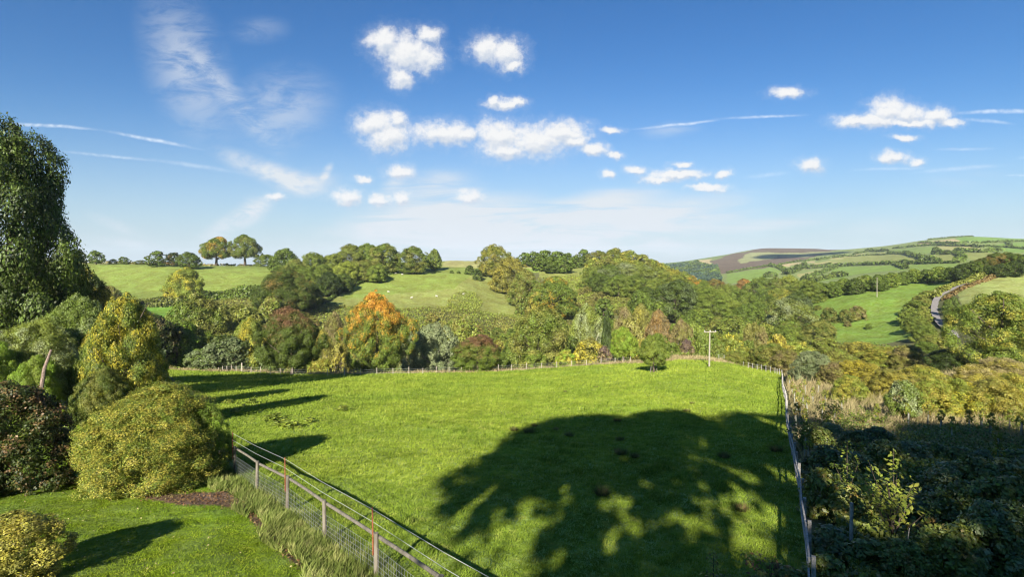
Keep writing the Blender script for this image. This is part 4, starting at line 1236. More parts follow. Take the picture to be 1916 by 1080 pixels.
fh = [
    ([c2(-60, 375), c2(200, 362), c2(590, 350)], 7, 'long dark tree-hedge under the pale strip field'),
    ([c2(650, 345), c2(790, 345)], 7, 'short rounded hedge right of the long dark tree-hedge'),
    ([c2(610, 350), c2(730, 395)], 6, 'short hedge falling to the right between two bright fields'),
    ([c2(700, 240), c2(860, 290), c2(1050, 330)], 8, 'diagonal hedge in the middle of the hill fields'),
    ([c2(830, 345), c2(900, 345)], 7, 'small clump of hedge in the middle hill fields'),
    ([c2(900, 345), c2(1250, 335)], 4, 'thin hedge above the crest-side bright field'),
    ([c2(1200, 335), c2(1330, 325)], 8, 'bushy clump of hedge close above the dark crest trees'),
    ([c2(1210, 240), c2(1320, 290)], 6, 'hedge dropping right below the dark round hill tree'),
    ([c2(1220, 238), c2(1450, 232), c2(1680, 222)], 10, 'dark belt of trees below the top hill'),
    ([c2(140, 270), c2(400, 255), c2(640, 240)], 3.5, 'thin hedge over the pale strip field'),
    ([c2(0, 285), c2(140, 268)], 6, 'bushy hedge at the left of the hill fields'),
    ([c2(330, 215), c2(420, 222), c2(540, 218)], 9, 'clump of trees on the shoulder of the hill'),
    ([c2(200, 250), c2(340, 222)], 5, 'short hedge left of the shoulder clump'),
    ([c2(540, 230), c2(680, 245)], 5, 'thin hedge right of the shoulder clump'),
    ([c2(600, 190), c2(850, 168), c2(1000, 158)], 5, 'high hedge under the tan hill top'),
    ([c2(1000, 160), c2(1240, 165), c2(1500, 183)], 6, 'high hedge running right under the tan field'),
    ([c2(850, 135), c2(1240, 138), c2(1480, 136), c2(1740, 124), c2(1960, 118)], 5, 'hedge line along the foot of the top green field'),
    ([c2(1500, 170), c2(1740, 180), c2(1960, 200)], 5, 'hedge slanting right across the high green fields'),
    ([c2(1745, 128), c2(1780, 172)], 7, 'short upright hedge between the high green fields'),
    ([c2(1020, 245), c2(1065, 245)], 12, 'dark round tree clump in the hill fields, left one'),
    ([c2(1100, 248), c2(1200, 245)], 12, 'dark round tree clump in the hill fields, right one'),
    ([c2(950, 102), c2(1150, 80), c2(1400, 66)], 2.5, 'wall-like hedge on the top hill skyline'),
    ([c1(700, 462), c1(920, 420), c1(1150, 385)], 5, 'hedge between the brown moor and the bright lone field'),
    ([c1(1150, 385), c1(1250, 405), c1(1310, 445)], 9, 'hooked dark hedge at the end of the bright lone field'),
    ([c1(1540, 415), c1(1700, 400), c1(1916, 370)], 9, 'dark hedge below the pale strip at the foot of the moor'),
    ([c1(1500, 540), c1(1620, 490), c1(1740, 445), c1(1850, 405)], 8, 'bushy hedge slanting up beside the bright field'),
    ([c1(1320, 480), c1(1420, 440), c1(1520, 385)], 12, 'scrubby hedge in the fold below the moor'),
    ([c1(1250, 372), c1(1450, 335), c1(1650, 318)], 4, 'thin hedge edging the pale strip below the moor'),
    ([c1(1650, 325), c1(1830, 295), c1(1916, 290)], 8, 'low bushy hedge by the shoulder of the moor'),
    ([c1(160, 385), c1(245, 382)], 9, 'small dark copse on the far left slope of the moor'),
    ([c1(270, 385), c1(320, 382)], 10, 'smaller copse beside the far dark one'),
    ([c1(355, 362), c1(390, 360)], 12, 'lone far tree clump at the tan patch'),
    ([c1(1100, 505), c1(1220, 495)], 9, 'bushes at the lower edge of the bright lone field'),
]
for i, (pts, h, lb) in enumerate(fh):
    hedge(pts, h, h * .9, ('deep', 'green', .4), lb, group=FH, dmin=425, seed=40 + i)
hedge([c2(-300, 500), c2(-180, 525), c2(0, 480), c2(130, 470)], 8, 8, ('deep', 'mid', .4), 'tree-hedge joining the valley wood to the bright middle field', dmin=425, seed=90)
tag(cover('distant_wood', [c1(60, 385), c1(350, 360), c1(600, 400), c1(640, 560), c1(0, 560)], 800, 2300, 16000, 3.4, 12, leaf_mat('blue', 'deep', .4, .01, 0, .2)), 'distant blue-green wood filling the valley head', 'wood')

# ------------------------------------------------------------------ left garden trees and shrubs
tree(-12, 50, 228, 232, 'oval', ('dark', 'deep', .45, 4.0), 'huge dark green tree filling the left edge of the view', var=0, thick=1.2, k=1.3, lump=.7, spiky=.15, dens=1.3)
tree(118, 66, 486, 132, 'round', ('dark', 'golden', .25, 4.0), 'dark tree with gold-tinged edge just behind the huge dark tree', lodup=1)
tree(160, 74, 500, 80, 'round', ('dark', 'golden', .3, 4.0), 'smaller gold-edged dark tree beyond the first', lodup=1)
tree(140, 44, 552, 128, 'tall', ('green', 'silver', .30, 4.0), 'leafy grey-green tree left of the yellow-flecked one', lodup=1, spiky=.25)
tree(55, 40, 600, 130, 'round', ('mid', 'silver', .35, 4.0), 'pale green shrub tree at the left edge under the huge tree', lodup=1, spiky=.25)
tree(-20, 36, 640, 120, 'bush', ('bright', 'mid', .4), 'light green shrub cut by the left edge', lodup=1)
tree(60, 34, 668, 90, 'bush', ('bright', 'mid', .4), 'light green leafy shrub at the foot of the pale leaning stump', lodup=1)
tree(235, 38, 550, 130, 'tall', ('green', 'yellow', .40, 6.0), 'upright green tree densely flecked with bright yellow leaves', lodup=1, var=1, spiky=.15)
tree(285, 40, 650, 66, 'bush', ('green', 'yellow', .37, 5.0), 'yellow-flecked low branches right of the yellow-flecked tree', lodup=1)
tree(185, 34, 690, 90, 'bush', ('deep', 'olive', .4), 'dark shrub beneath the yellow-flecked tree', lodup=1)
tree(32, 22.5, 716, 190, 'bush', ('dark', 'redbrown', .34, 6.0), 'dark bush with drooping red-brown tips at the left edge', lodup=0, var=0, k=1.2, spiky=.2)
tree(-60, 21, 760, 120, 'bush', ('dark', 'redbrown', .34, 6.0), 'dark reddish bush cut off by the left edge')
tree(286, 23.4, 728, 244, 'bush', ('green', 'golden', .46, 16.0), 'big domed rhododendron with yellow-green leaves beside the lawn', lodup=0, var=1, k=1.7, lump=.75, leaf=.78, dens=1.8)
tree(375, 24.6, 752, 98, 'bush', ('green', 'bright', .4, 6.0), 'rounded greener rhododendron touching the end of the timber fence', lodup=1, var=2, k=1.2)
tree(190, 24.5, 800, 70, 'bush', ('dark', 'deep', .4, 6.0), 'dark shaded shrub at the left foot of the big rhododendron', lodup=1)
tree(12, 13.6, 968, 190, 'bush', ('olive', 'golden', .5, 6.0), 'golden small-leaved bush in the bottom left corner', lodup=0, var=2, k=1.4, lump=.75)
for (x, y, h, w, lb) in [(-14.7, 9.9, 3.1, 1.8, 'cone-shaped garden conifer left of the lawn'), (-13.6, 7.1, 3.0, 1.0, 'nearer slim cone-shaped garden conifer left of the lawn')]:
    o = link('conifer_tree', crown_proto('cone', 'L', 0), None, (x, y, gz(x, y)), leaf_mat('deep', 'green', .4))
    o.scale = (w, w, h); tag(o, lb, 'tree')

# tall trees behind the viewpoint, whose shade falls on the field
FLECK = [(1211,908,.35),(1165,943,.4),(1037,950,.35),(1267,971,.65),(1289,982,.45),(1187,988,.45),(1144,1010,.35),(1340,946,.6),(1357,964,.45),(1387,929,.6),(1400,946,.45),
         (1438,964,.55),(1459,967,.45),(1375,883,.45),(1403,893,.45),(1350,872,.35),(1315,837,.35),(1290,821,.3),(1438,876,.4),(1466,886,.35),(1389,996,.45),(1420,1020,.6),(1456,1038,.45),
         (1135,946,.4),(980,995,.6),(1009,988,.6),(928,1017,.6),(868,964,.5),(861,900,.35),(893,869,.3),(980,1052,.6),(900,1059,.7),(940,990,.5),(1290,1006,.3),(1382,813,.3),(1055,918,.3),(1167,858,.25),(1030,1050,.4)]
FL = [(np.array(tuple(hit(a, b))), r * (.68 if a > 1180 else .85)) for a, b, r in FLECK] + [(np.array((10.8, 15.2, -6.0)), .95), (np.array((10.2, 15.0, -7.2)), .6), (np.array((19.5, 37, -11)), 1.2), (np.array((22.5, 37, -11)), 1.0)]
SDN = np.array(tuple(SDIR))


def shade_tree(i, x, y, h, w, sh, dens, label):
    P = np.array((x, y, gz(x, y)))
    V, Q = crown_arrays(500 + i, sh, int(46000 * dens), .0115, K=80, lump=.85, fill=.22)
    Wd = V * (w, w, h) + P
    C = Wd.reshape(-1, 4, 3).mean(1)
    keep = np.ones(len(C), bool); rng = np.random.default_rng(i)
    for p, r in FL:      # leaves cut away along the sun's path to place the light flecks
        q = C - p; t = q @ SDN
        pr = q - t[:, None] * SDN
        an = np.arctan2(pr[:, 2], pr[:, 0] + .001)
        dd = np.linalg.norm(pr, axis=1) * (1 + .38 * np.sin(an * 2 + p[0] * 3) + .28 * np.sin(an * 3 + p[1] * 2) + .2 * np.sin(an * 5 + p[0]))
        keep &= ~((dd < r * rng.uniform(.75, 1.1, len(C))) & (rng.uniform(0, 1, len(C)) < .94))
    s_ = (C[:, 2] + 6.12 + .144 * C[:, 1]) / (.5095 - .14)
    gx, gy = C[:, 0] + s_ * .235, C[:, 1] + s_ * .972
    gpx = CX + F * gx / np.maximum(gy, 1); gpy = HORIZON + 144 + 6120 / np.maximum(gy, 1)
    wob = 10 * np.sin(gpy * .11) + 7 * np.sin(gpx * .045 + gpy * .05) + rng.normal(0, 12, len(C))
    lb = np.interp(gpy, [770, 785, 798, 820, 845, 856, 880, 900, 940, 980, 1080, 1400], [1150, 1020, 955, 940, 945, 885, 850, 825, 840, 850, 868, 900])
    tb = np.interp(gpx, [950, 1100, 1280, 1400, 1480, 1600, 1916], [798, 778, 767, 777, 790, 800, 806]) + wob * .35
    keep &= (gpx > lb + wob) & (gpy > tb) | (gy > 600) | (gy < 5)  # crown trimmed so that its cast shade keeps a set outline
    V = V.reshape(-1, 4, 3)[keep].reshape(-1, 3)
    e = link('broadleaf_tree', None, None, P); e.scale = (w, w, h)
    tag(e, label, 'tree', 'tall trees behind the viewpoint')
    link('trunk', trunk_proto('round', i, bark, .8), e)
    link('crown', np_mesh('crown', V, np.arange(len(V)).reshape(-1, 4), leaf_mat('deep', 'green', .4)), e)


for i, a in enumerate([(-8.6, -18, 26.5, 12, 'umbrella', .9, 'slender tall tree behind the viewpoint, leftmost of the row'), (-2.0, -18, 28.5, 14, 'round', 1.0, 'tallest tree behind the viewpoint, second of the row'),
                       (6.0, -18, 28.5, 15, 'round', 1.0, 'broad tall tree behind the viewpoint, third of the row'), (15.5, -18, 26.5, 15, 'round', 1.0, 'tall tree behind the viewpoint, fourth of the row'),
                       (26, -17, 24.5, 16, 'round', 1.0, 'tall tree behind the viewpoint, fifth of the row'), (38, -16, 24, 17, 'round', .9, 'tall tree behind the viewpoint, sixth of the row'), (50, -16, 23, 16, 'round', .8, 'tall tree behind the viewpoint, rightmost of the row')]):
    shade_tree(i, *a)

# ------------------------------------------------------------------ timber fence on the left
def timber_fence():
    root = link('timber_fence', None, None, (LFP[2][0], LFP[2][1], gz(*LFP[2])))
    tag(root, 'weathered post and rail fence with wire netting between lawn and field', 'fence')
    b = np.array(root.location)
    top = []
    for i, (x, y) in enumerate(LFP):
        z = gz(x, y); s = Shape()
        h = 1.28 + .04 * math.sin(i * 2.3); r = .065
        lean = .03 * math.sin(i * 1.7)
        s.tube([np.array((x, y, z - .1)) - b, np.array((x + lean * .5, y, z + h * .5)) - b, np.array((x + lean, y, z + h)) - b], [r, r * .97, r * .9], 10)
        link('post', s.mesh('post', weathered), root)
        top.append((x + lean, y, z + h))
    for i in range(len(LFP) - 1):
        s = Shape()
        a, c = np.array(top[i]), np.array(top[i + 1])
        m = (a + c) / 2 + np.array((0, 0, .02 * math.sin(i * 3)))
        d = (c - a) / np.linalg.norm(c - a); n = np.array((d[1], -d[0], 0)) * .09
        s.tube([a - b + n + (0, 0, -.14), m - b + n + (0, 0, -.13), c - b + n + (0, 0, -.14)], [.05, .046, .05], 8)
        link('rail', s.mesh('rail', weathered), root)
    for i in (0, 2, 4, 6):
        x, y, z = top[i]; s = Shape()
        s.tube([np.array((x - .07, y - .04, z - .55)) - b, np.array((x - .09, y - .03, z + .68)) - b], .02, 6)
        link('rusty_stake', s.mesh('rusty_stake', rust), root)
    for hh in (.62, .30):
        s = Shape()
        for i in (0, 2, 4):
            p = [np.array(top[i]) - b + (-.08, -.03, hh), np.array(top[i + 2]) - b + (-.08, -.03, hh)]
            s.tube([p[0], (p[0] + p[1]) / 2 + (0, 0, -.05), p[1]], .0075, 4)
        link('wire', s.mesh('wire', galv), root)
    for i in range(len(LFP) - 1):
        s = Shape()
        (x0, y0), (x1, y1) = LFP[i], LFP[i + 1]
        g0, g1 = gz(x0, y0), gz(x1, y1)
        for hh in (.08, .18, .29, .41, .55, .70, .86):
            s.tube([np.array((x0, y0, g0 + hh)) - b, np.array((x1, y1, g1 + hh)) - b], .004, 3, False)
        for k in range(1, 22):
            t = k / 22
            q = np.array((x0 + (x1 - x0) * t, y0 + (y1 - y0) * t, g0 + (g1 - g0) * t)) - b
            s.tube([q + (0, 0, .08), q + (0, 0, .86)], .0035, 3, False)
        link('netting', s.mesh('netting', galv), root)


timber_fence()


def straight_fence():
    dx, dy = RF1[0] - RF0[0], RF1[1] - RF0[1]; L = math.hypot(dx, dy); dx /= L; dy /= L
    root = link('plank_fence', None, None, (RF0[0], RF0[1], gz(*RF0)))
    tag(root, 'long straight post and rail fence running down the right side of the field', 'fence')
    b = np.array(root.location); n = int(L / 2.6)
    pts = []
    for i in range(n + 1):
        t = i / n * L
        w = .07 * math.sin(t * .17) + .02 * math.sin(t * .9)
        x, y = RF0[0] + dx * t + dy * w, RF0[1] + dy * t - dx * w
        z = gz(x, y); pts.append(np.array((x, y, z)) - b)
        s = Shape(); h = 1.19 + .03 * math.sin(i * 1.9)
        s.box(pts[-1] + (0, 0, h / 2 - .05), np.array((dx, dy, 0)) * .045, np.array((dy, -dx, 0)) * .045, (0, 0, h / 2 + .05))
        link('post', s.mesh('post', grey_timber), root)
    for hh in (1.08, .62):
        for k in range(0, n, 2):
            s = Shape()
            for i in (k, min(k + 1, n - 1)):
                a, c = pts[i] + (-.09 * dy, .09 * dx, hh), pts[i + 1] + (-.09 * dy, .09 * dx, hh)
                d = c - a
                s.box((a + c) / 2, d / 2 * .995, np.array((dy, -dx, 0)) * .022, (0, 0, .06))
            link('rail', s.mesh('rail', grey_timber), root)


straight_fence()


def far_fence():
    P = [hit(px, py, 90, 160) for px, py in [(322, 690), (450, 697), (540, 703), (640, 704), (760, 701), (880, 698), (960, 694), (1050, 688), (1150, 681), (1180, 679)]]
    P = np.array([tuple(p) for p in P])
    # hold the line at the edge of the field
    seg = np.linalg.norm(np.diff(P, axis=0), axis=1); cum = np.concatenate([[0], np.cumsum(seg)])
    n = 48
    root = link('field_fence', None, None, P[0]); tag(root, 'post and wire fence along the far edge of the field in front of the trees', 'fence')
    b = P[0]; pts = []
    for i in range(n + 1):
        t = cum[-1] * i / n
        x, y = np.interp(t, cum, P[:, 0]), np.interp(t, cum, P[:, 1])
        p = np.array((x, y, gz(x, y))) - b; pts.append(p)
        s = Shape(); h = 1.45 + .15 * math.sin(i * 2.7) + (.5 if i in (19, 27, 36) else 0); r = .07 + (.05 if i in (19, 27, 36) else 0)
        s.tube([p + (0, 0, -.1), p + (.04 * math.sin(i), 0, h)], [r, r * .9], 6)
        link('post', s.mesh('post', simple_mat('pale_post', (.42, .37, .29), .85, .3, 4)), root)
    for hh in (.35, .75, 1.15):
        s = Shape()
        s.tube([p + (0, 0, hh) for p in pts], .012, 4)
        link('wire', s.mesh('wire', galv), root)


far_fence()


def crest_fence():
    P = [hit(px, py, 85, 145) for px, py in [(1345, 673), (1375, 678), (1400, 685), (1425, 692), (1450, 700), (1463, 706)]]
    root = link('field_fence', None, None, P[0]); tag(root, 'short post and wire fence under the bushes where the field crest turns down', 'fence')
    b = np.array(P[0]); pts = []
    for i in range(16):
        t = i / 15 * 5; k = min(int(t), 4); q = P[k].lerp(P[k + 1], t - k)
        p = np.array((q.x, q.y, gz(q.x, q.y))) - b; pts.append(p)
        s = Shape(); s.tube([p + (0, 0, -.1), p + (0, 0, 1.3)], [.06, .055], 6)
        link('post', s.mesh('post', grey_timber), root)
    s = Shape(); s.tube([p + (0, 0, 1.1) for p in pts], .012, 4); s.tube([p + (0, 0, .6) for p in pts], .012, 4)
    link('wire', s.mesh('wire', galv), root)


crest_fence()

# ------------------------------------------------------------------ poles
def utility_pole(px, base, top, d, arm, label, lean=0.0):
    P = hit(px, base, d * .75, d * 1.3) if base else at(px, d)
    bp = HORIZON - P.z / P.y * F
    h = (bp - top) / F * P.y
    r = link('utility_pole', None, None, P); tag(r, label, 'pole')
    s = Shape(); s.tube([(0, 0, -.3), (lean * .5, 0, h * .5), (lean, 0, h)], [.17, .14, .11], 8); link('pole', s.mesh('pole', pole_wood), r)
    if arm:
        s = Shape(); s.box((lean, -.14, h - .22), (arm, 0, 0.04), (0, .06, 0), (0, 0, .085)); link('crossarm', s.mesh('crossarm', pole_wood), r)
        for k in (-.88, 0.05, .88):
            s = Shape(); s.tube([(lean + k * arm, -.14, h - .14), (lean + k * arm, -.14, h - .02), (lean + k * arm, -.14, h + .1)], [.05, .075, .04], 8)
            link('insulator', s.mesh('insulator', porcelain), r)
    return r


utility_pole(1327, 687, 619, 116, 1.15, 'timber T-shaped electricity pole standing on the crest of the field', .12)
utility_pole(1130, 545, 513, 345, .9, 'pale electricity pole on the wooded ridge slope')
utility_pole(1641, 556, 519, 257, 0, 'slim pale pole standing alone on the right-hand field')
utility_pole(1078, 498, 474, 455, .9, 'pale pole on the skyline beside the centre wood')

# young tree guard
P = hit(1223, 697, 80, 130)
g = link('tree_guard', None, None, P); tag(g, 'splayed wooden stake guard around the young field tree', 'tree guard')
for k in range(4):
    a = k * 1.57 + .6; s = Shape()
    s.tube([(math.cos(a) * .75, math.sin(a) * .75, -.1), (math.cos(a) * .55, math.sin(a) * .55, 1.7)], .05, 6)
    link('stake', s.mesh('stake', weathered), g)
for hh in (.9, 1.5):
    s = Shape(); q = [(math.cos(k * 1.57 + .6) * (.75 - .118 * hh), math.sin(k * 1.57 + .6) * (.75 - .118 * hh), hh) for k in range(5)]
    s.tube(q, .03, 5); link('rail', s.mesh('rail', weathered), g)

# ------------------------------------------------------------------ sheep
def sheep_mesh():
    s = bpy.data.meshes.new('sheep')
    v = [(0, 0, .62), (.28, 0, .66), (.48, 0, .70), (.62, 0, .86), (.78, 0, .90), (.93, 0, .80), (-.30, 0, .66), (-.50, 0, .62), (-.58, 0, .48),
         (.34, .15, .42), (.35, .16, .20), (.34, .16, 0.0), (.34, -.15, .42), (.37, -.16, .20), (.36, -.16, 0.0),
         (-.38, .16, .44), (-.44, .16, .22), (-.40, .16, 0.0), (-.38, -.16, .44), (-.45, -.16, .22), (-.42, -.16, 0.0), (.76, .13, .92), (.76, -.13, .92)]
    r = [.29, .27, .22, .13, .12, .07, .29, .20, .05, .09, .045, .035, .09, .045, .035, .11, .05, .035, .11, .05, .035, .03, .03]
    e = [(0, 1), (1, 2), (2, 3), (3, 4), (4, 5), (0, 6), (6, 7), (7, 8), (1, 9), (9, 10), (10, 11), (1, 12), (12, 13), (13, 14), (6, 15), (15, 16), (16, 17), (6, 18), (18, 19), (19, 20), (4, 21), (4, 22)]
    s.from_pydata(v, e, [])
    o = link('sheep', s)
    m = o.modifiers.new('skin', 'SKIN')
    for i, q in enumerate(s.skin_vertices[0].data if s.skin_vertices else []):
        q.radius = (r[i], r[i]); q.use_root = (i == 0)
    o.modifiers.new('sub', 'SUBSURF').levels = 1
    s.materials.append(simple_mat('fleece', (.46, .43, .37), .95, .15, 6))
    return o, r


sheep0, _r = sheep_mesh()
bpy.context.view_layer.objects.active = sheep0
if not sheep0.data.skin_vertices:
    sheep0.select_set(True)
    bpy.ops.mesh.customdata_skin_add() if bpy.ops.mesh.customdata_skin_add.poll() else None
for i, q in enumerate(sheep0.data.skin_vertices[0].data):
    q.radius = (_r[i], _r[i]); q.use_root = (i == 0)
dg = bpy.context.evaluated_depsgraph_get()
_me = bpy.data.meshes.new_from_object(sheep0.evaluated_get(dg))
_me.name = 'sheep'
sheep0.modifiers.clear(); sheep0.data = _me
if not _me.materials:
    _me.materials.append(simple_mat('fleece', (.46, .43, .37), .95, .15, 6))
SHP = [(740, 513, 10, 'sheep grazing highest on the hill pasture, left one of two'), (753, 515, 170, 'sheep grazing high on the pasture, right one of two'), (727, 548, 190, 'sheep just above the orange tree top'),
       (770, 559, 20, 'sheep grazing low in the middle of the pasture'), (817, 556, 200, 'sheep grazing between the low one and the bramble thicket'), (867, 552, 40, 'sheep beside the bramble thicket on the pasture'), (700, 560, 80, 'sheep lowest on the left of the pasture')]
for i, (px, py, a, lb) in enumerate(SHP[:6]):
    o = sheep0 if i == 0 else sheep0.copy()
    if i: COL.objects.link(o)
    o.location = hit(px, py, 250, 460); o.rotation_euler = (0, 0, math.radians(a)); o.scale = (1.1, 1.1, 1.1)
    tag(o, lb, 'sheep', 'sheep grazing on the hill pasture')

# ------------------------------------------------------------------ tufts and weeds on the field
def tuft_mesh(seed, n, r, h, w, mat, droop=.5):
    rng = np.random.default_rng(seed)
    a = rng.uniform(0, 6.283, n); q = r * np.sqrt(rng.uniform(0, 1, n)) * .5
    B = np.stack([q * np.cos(a), q * np.sin(a), np.full(n, -.02)], 1)
    hh = h * rng.uniform(.5, 1.1, n); sp = rng.uniform(.2, 1, n) * r * droop
    tip = B + np.stack([np.cos(a) * sp, np.sin(a) * sp, hh], 1)
    t = np.stack([-np.sin(a), np.cos(a), np.zeros(n)], 1) * (w * rng.uniform(.6, 1.4, n))[:, None]
    V = np.stack([B - t, B + t, tip], 1).reshape(-1, 3)
    return np_mesh('tuft', V, np.arange(3 * n).reshape(n, 3), mat)


rush_m = blade_mat('rush_blades', (.09, .12, .03), (.20, .17, .07), (.26, .17, .08))
tm = [tuft_mesh(i, 420, .75, .55, .018, rush_m, .9) for i in range(3)]
RU = [(990, 812, 1.1), (962, 808, .9), (1065, 818, .9), (1040, 806, .6), (1155, 790, .9), (1285, 772, .9), (1162, 852, 1.0), (1188, 858, .7), (1126, 928, .9), (1355, 858, .9), (1452, 846, 1.0), (1160, 826, .8),
      (1000, 800, .7), (1388, 958, .7), (1115, 727, .8), (1058, 735, .6), (1295, 757, .7), (1500, 845, .8)]
for i, (px, py, s) in enumerate(RU):
    o = link('rush_tuft', tm[i % 3], None, hit(px, py))
    s *= .62; o.scale = (s, s, s * 1.1); o.rotation_euler = (0, 0, i)
    tag(o, 'clump of brownish rushes standing in the grazed field', 'rushes', 'rush clumps scattered over the field')
rng0 = random.Random(5)
dock = leaf_mat('green', 'lime', .4, 2.0)
for k in range(3):
    V, Q = crown_arrays(60 + k, 'bush', 160, .16, K=8, fill=.2)
    V[:, 2] *= .5
    _d = np_mesh('dock_plant', V, Q, dock)
    for (px, py) in [[(505, 790), (525, 797), (548, 803), (455, 762)], [(515, 786), (538, 800), (580, 792), (440, 775)], [(498, 785), (530, 790), (640, 770), (470, 756), (426, 756)]][k]:
        o = link('dock_plant', _d, None, hit(px, py)); s = rng0.uniform(.7, 1.3); o.scale = (s, s, s * .8); o.rotation_euler = (0, 0, rng0.uniform(0, 6))
        tag(o, 'low broad-leaved dock plant growing in the left part of the field', 'weed', 'dock plants in the left part of the field')

# ------------------------------------------------------------------ saplings, tubes and shrubs in the shade on the right
TB = 'pale tree tubes in the rough ground'
tube_proto = Shape(); tube_proto.tube([(0, 0, -.05), (.01, 0, .6), (.03, .01, 1.25)], [.042, .042, .038], 8); tube_me = tube_proto.mesh('tube', tube_mat)
stk = Shape(); stk.tube([(.09, 0, -.05), (.09, 0, 1.4)], .022, 5); stake_me = stk.mesh('stake', weathered)
V, Q = crown_arrays(71, 'loose', 110, .11, K=8, fill=.3); V[:, 2] = 1.0 + V[:, 2] * .9; V[:, :2] *= .6
spr_me = np_mesh('sapling', V, Q, leaf_mat('mid', 'rust', .3))
tubes = [(1477, 722), (1482, 740), (1487, 752), (1491, 770), (1497, 745), (1502, 762), (1507, 735), (1496, 785), (1512, 778), (1522, 756), (1537, 788), (1545, 762), (1530, 735), (1560, 800), (1576, 775), (1490, 800), (1507, 812),
         (1666, 782), (1700, 800), (1758, 816), (1815, 818), (1836, 812), (1854, 825), (1888, 815), (1910, 824), (1870, 862), (1780, 835), (1516, 880), (1640, 800), (1735, 800), (1870, 905), (1505, 850)]
for i, (px, py) in enumerate(tubes):
    P = hit(px, py + 6, 14)
    e = link('tree_tube', None, None, P); e.rotation_euler = (.05 * math.sin(i * 3), .06 * math.sin(i * 1.7), i)
    tag(e, 'pale plastic tree tube with a stake and young sapling in rough grass', 'tree tube', TB)
    link('tube', tube_me, e); link('stake', stake_me, e); link('sapling', spr_me, e)

SB = 'dark leafy bushes in the shaded right foreground'
rb = random.Random(77)
shade = [(1530, 30, 800, 60), (1560, 33, 796, 66), (1600, 30, 806, 60), (1640, 31, 800, 60), (1545, 24, 836, 80), (1600, 23, 846, 80), (1655, 25, 826, 80), (1700, 26, 826, 80), (1750, 27, 830, 80), (1800, 26, 838, 80),
         (1850, 25, 845, 80), (1900, 25, 842, 80), (1535, 19, 880, 70), (1585, 18, 905, 80), (1780, 20, 865, 110), (1840, 19, 860, 120), (1900, 19, 865, 120), (1960, 22, 850, 110), (1740, 17, 925, 100), (1810, 16, 900, 130), (1885, 15.5, 890, 140),
         (1560, 15, 985, 90), (1620, 14, 1010, 90), (1700, 13.4, 1015, 110), (1780, 13.5, 980, 120), (1860, 13.4, 950, 140), (1930, 13.4, 940, 140), (1480, 12.8, 1062, 80), (1545, 13, 1040, 90), (1425, 12.4, 1072, 50)]
adj = ['low', 'tangled', 'arching', 'dense', 'ragged', 'leafy', 'dark', 'sprawling']
for i, (px, d, top, w) in enumerate(shade):
    c = [('green', 'silver', .3, 5.0, 0, .8), ('deep', 'mid', .4, 5.0, 0, .8), ('green', 'olive', .4, 5.0, 0, .7), ('mid', 'grey', .5, 5.0, 0, .9), ('mid', 'rust', .25, 5.0, 0, .6)][rb.randrange(5) if i < 22 else rb.choice([0, 2, 4, 4])]
    tree(px, d, top, w, 'bush', c, 'shaded leafy bush in the dark right foreground', group=SB, k=.8, dens=(.45 if d > 20 else .26), leaf=(1.6 if d > 20 else 2.3), spiky=.4, cat='bush', lodup=0)


def leafy_sapling(px, py, d, top, spread, label, cols, seed, leafsize, nst=7, name='sapling'):
    """young tree with separate large leaves along upright shoots"""
    rng = np.random.default_rng(seed)
    P = at(px, d); h = (HORIZON - P.z / d * F - top) / F * d
    e = link(name, None, None, P); tag(e, label, 'sapling')
    s = Shape(); C, Nn = [], []
    for i in range(nst):
        a = i * 2.4 + rng.uniform(-.4, .4); L = spread * rng.uniform(.45, 1.0) * (0 if i == 0 else 1)
        z0 = h * rng.uniform(.08, .35); z1 = h * (1.0 if i == 0 else rng.uniform(.55, .92))
        pts = [np.array((0, 0, z0)), np.array((math.cos(a) * L * .4, math.sin(a) * L * .4, z0 + (z1 - z0) * .45)), np.array((math.cos(a) * L * .8, math.sin(a) * L * .8, z0 + (z1 - z0) * .8)), np.array((math.cos(a) * L, math.sin(a) * L, z1))]
        s.tube(pts, [.018, .012, .008, .004], 5)
        m = int(46 if i else 60)
        for k in range(m):
            t = rng.uniform(.15, 1) * 3; j = min(int(t), 2); q = pts[j] + (pts[j + 1] - pts[j]) * (t - j)
            b = rng.uniform(0, 6.283); out = np.array((math.cos(b), math.sin(b), rng.uniform(-.5, .5)))
            C.append(q + out * leafsize * rng.uniform(.8, 3.2)); Nn.append(np.array((out[0] * .3, out[1] * .3 - .35, 1)) + rng.normal(size=3) * .35)
    s.tube([(0, 0, -.1), (0, 0, h * .4)], [.03, .018], 6)
    link('stem', s.mesh('stem', bark), e)
    C = np.array(C); Nn = np.array(Nn); Nn /= np.linalg.norm(Nn, axis=1, keepdims=True)
    V, Q = leaf_quads(rng, C, Nn, leafsize, .5)
    link('leaves', np_mesh('leaves', V, Q, leaf_mat(*cols)), e)
    return e


leafy_sapling(1672, 1010, 15.2, 842, 1.15, 'leafy young tree catching the sun in the dark right foreground', ('lime', 'mid', .45, 3.0), 3, .075, 13)
for px_, d_, top_, lb_ in [(1545, 37, 752, 'sunlit sparse sapling left of two at the edge of the shade'), (1572, 36, 748, 'taller sunlit sapling at the edge of the shade beyond the brambles'),
                         (1612, 37, 760, 'sunlit sapling with reddish leaf tips at the edge of the shade'), (1640, 38, 764, 'rightmost sparse sunlit sapling at the edge of the shade'), (1503, 30, 778, 'dark narrow sapling close to the straight fence')]:
    leafy_sapling(px_, 0, d_, top_, .9, lb_, ('green', 'rust', .25, 3.0), px_, .075, 9)
leafy_sapling(1585, 0, 18.5, 825, .5, 'slender sapling left of the sunlit leafy young tree', ('green', 'lime', .3, 3.0), 4, .06, 5)
leafy_sapling(1335, 0, 12.35, 1040, .45, 'leafy twig tips rising at the bottom edge of the field', ('olive', 'golden', .4, 3.0), 5, .05, 4)
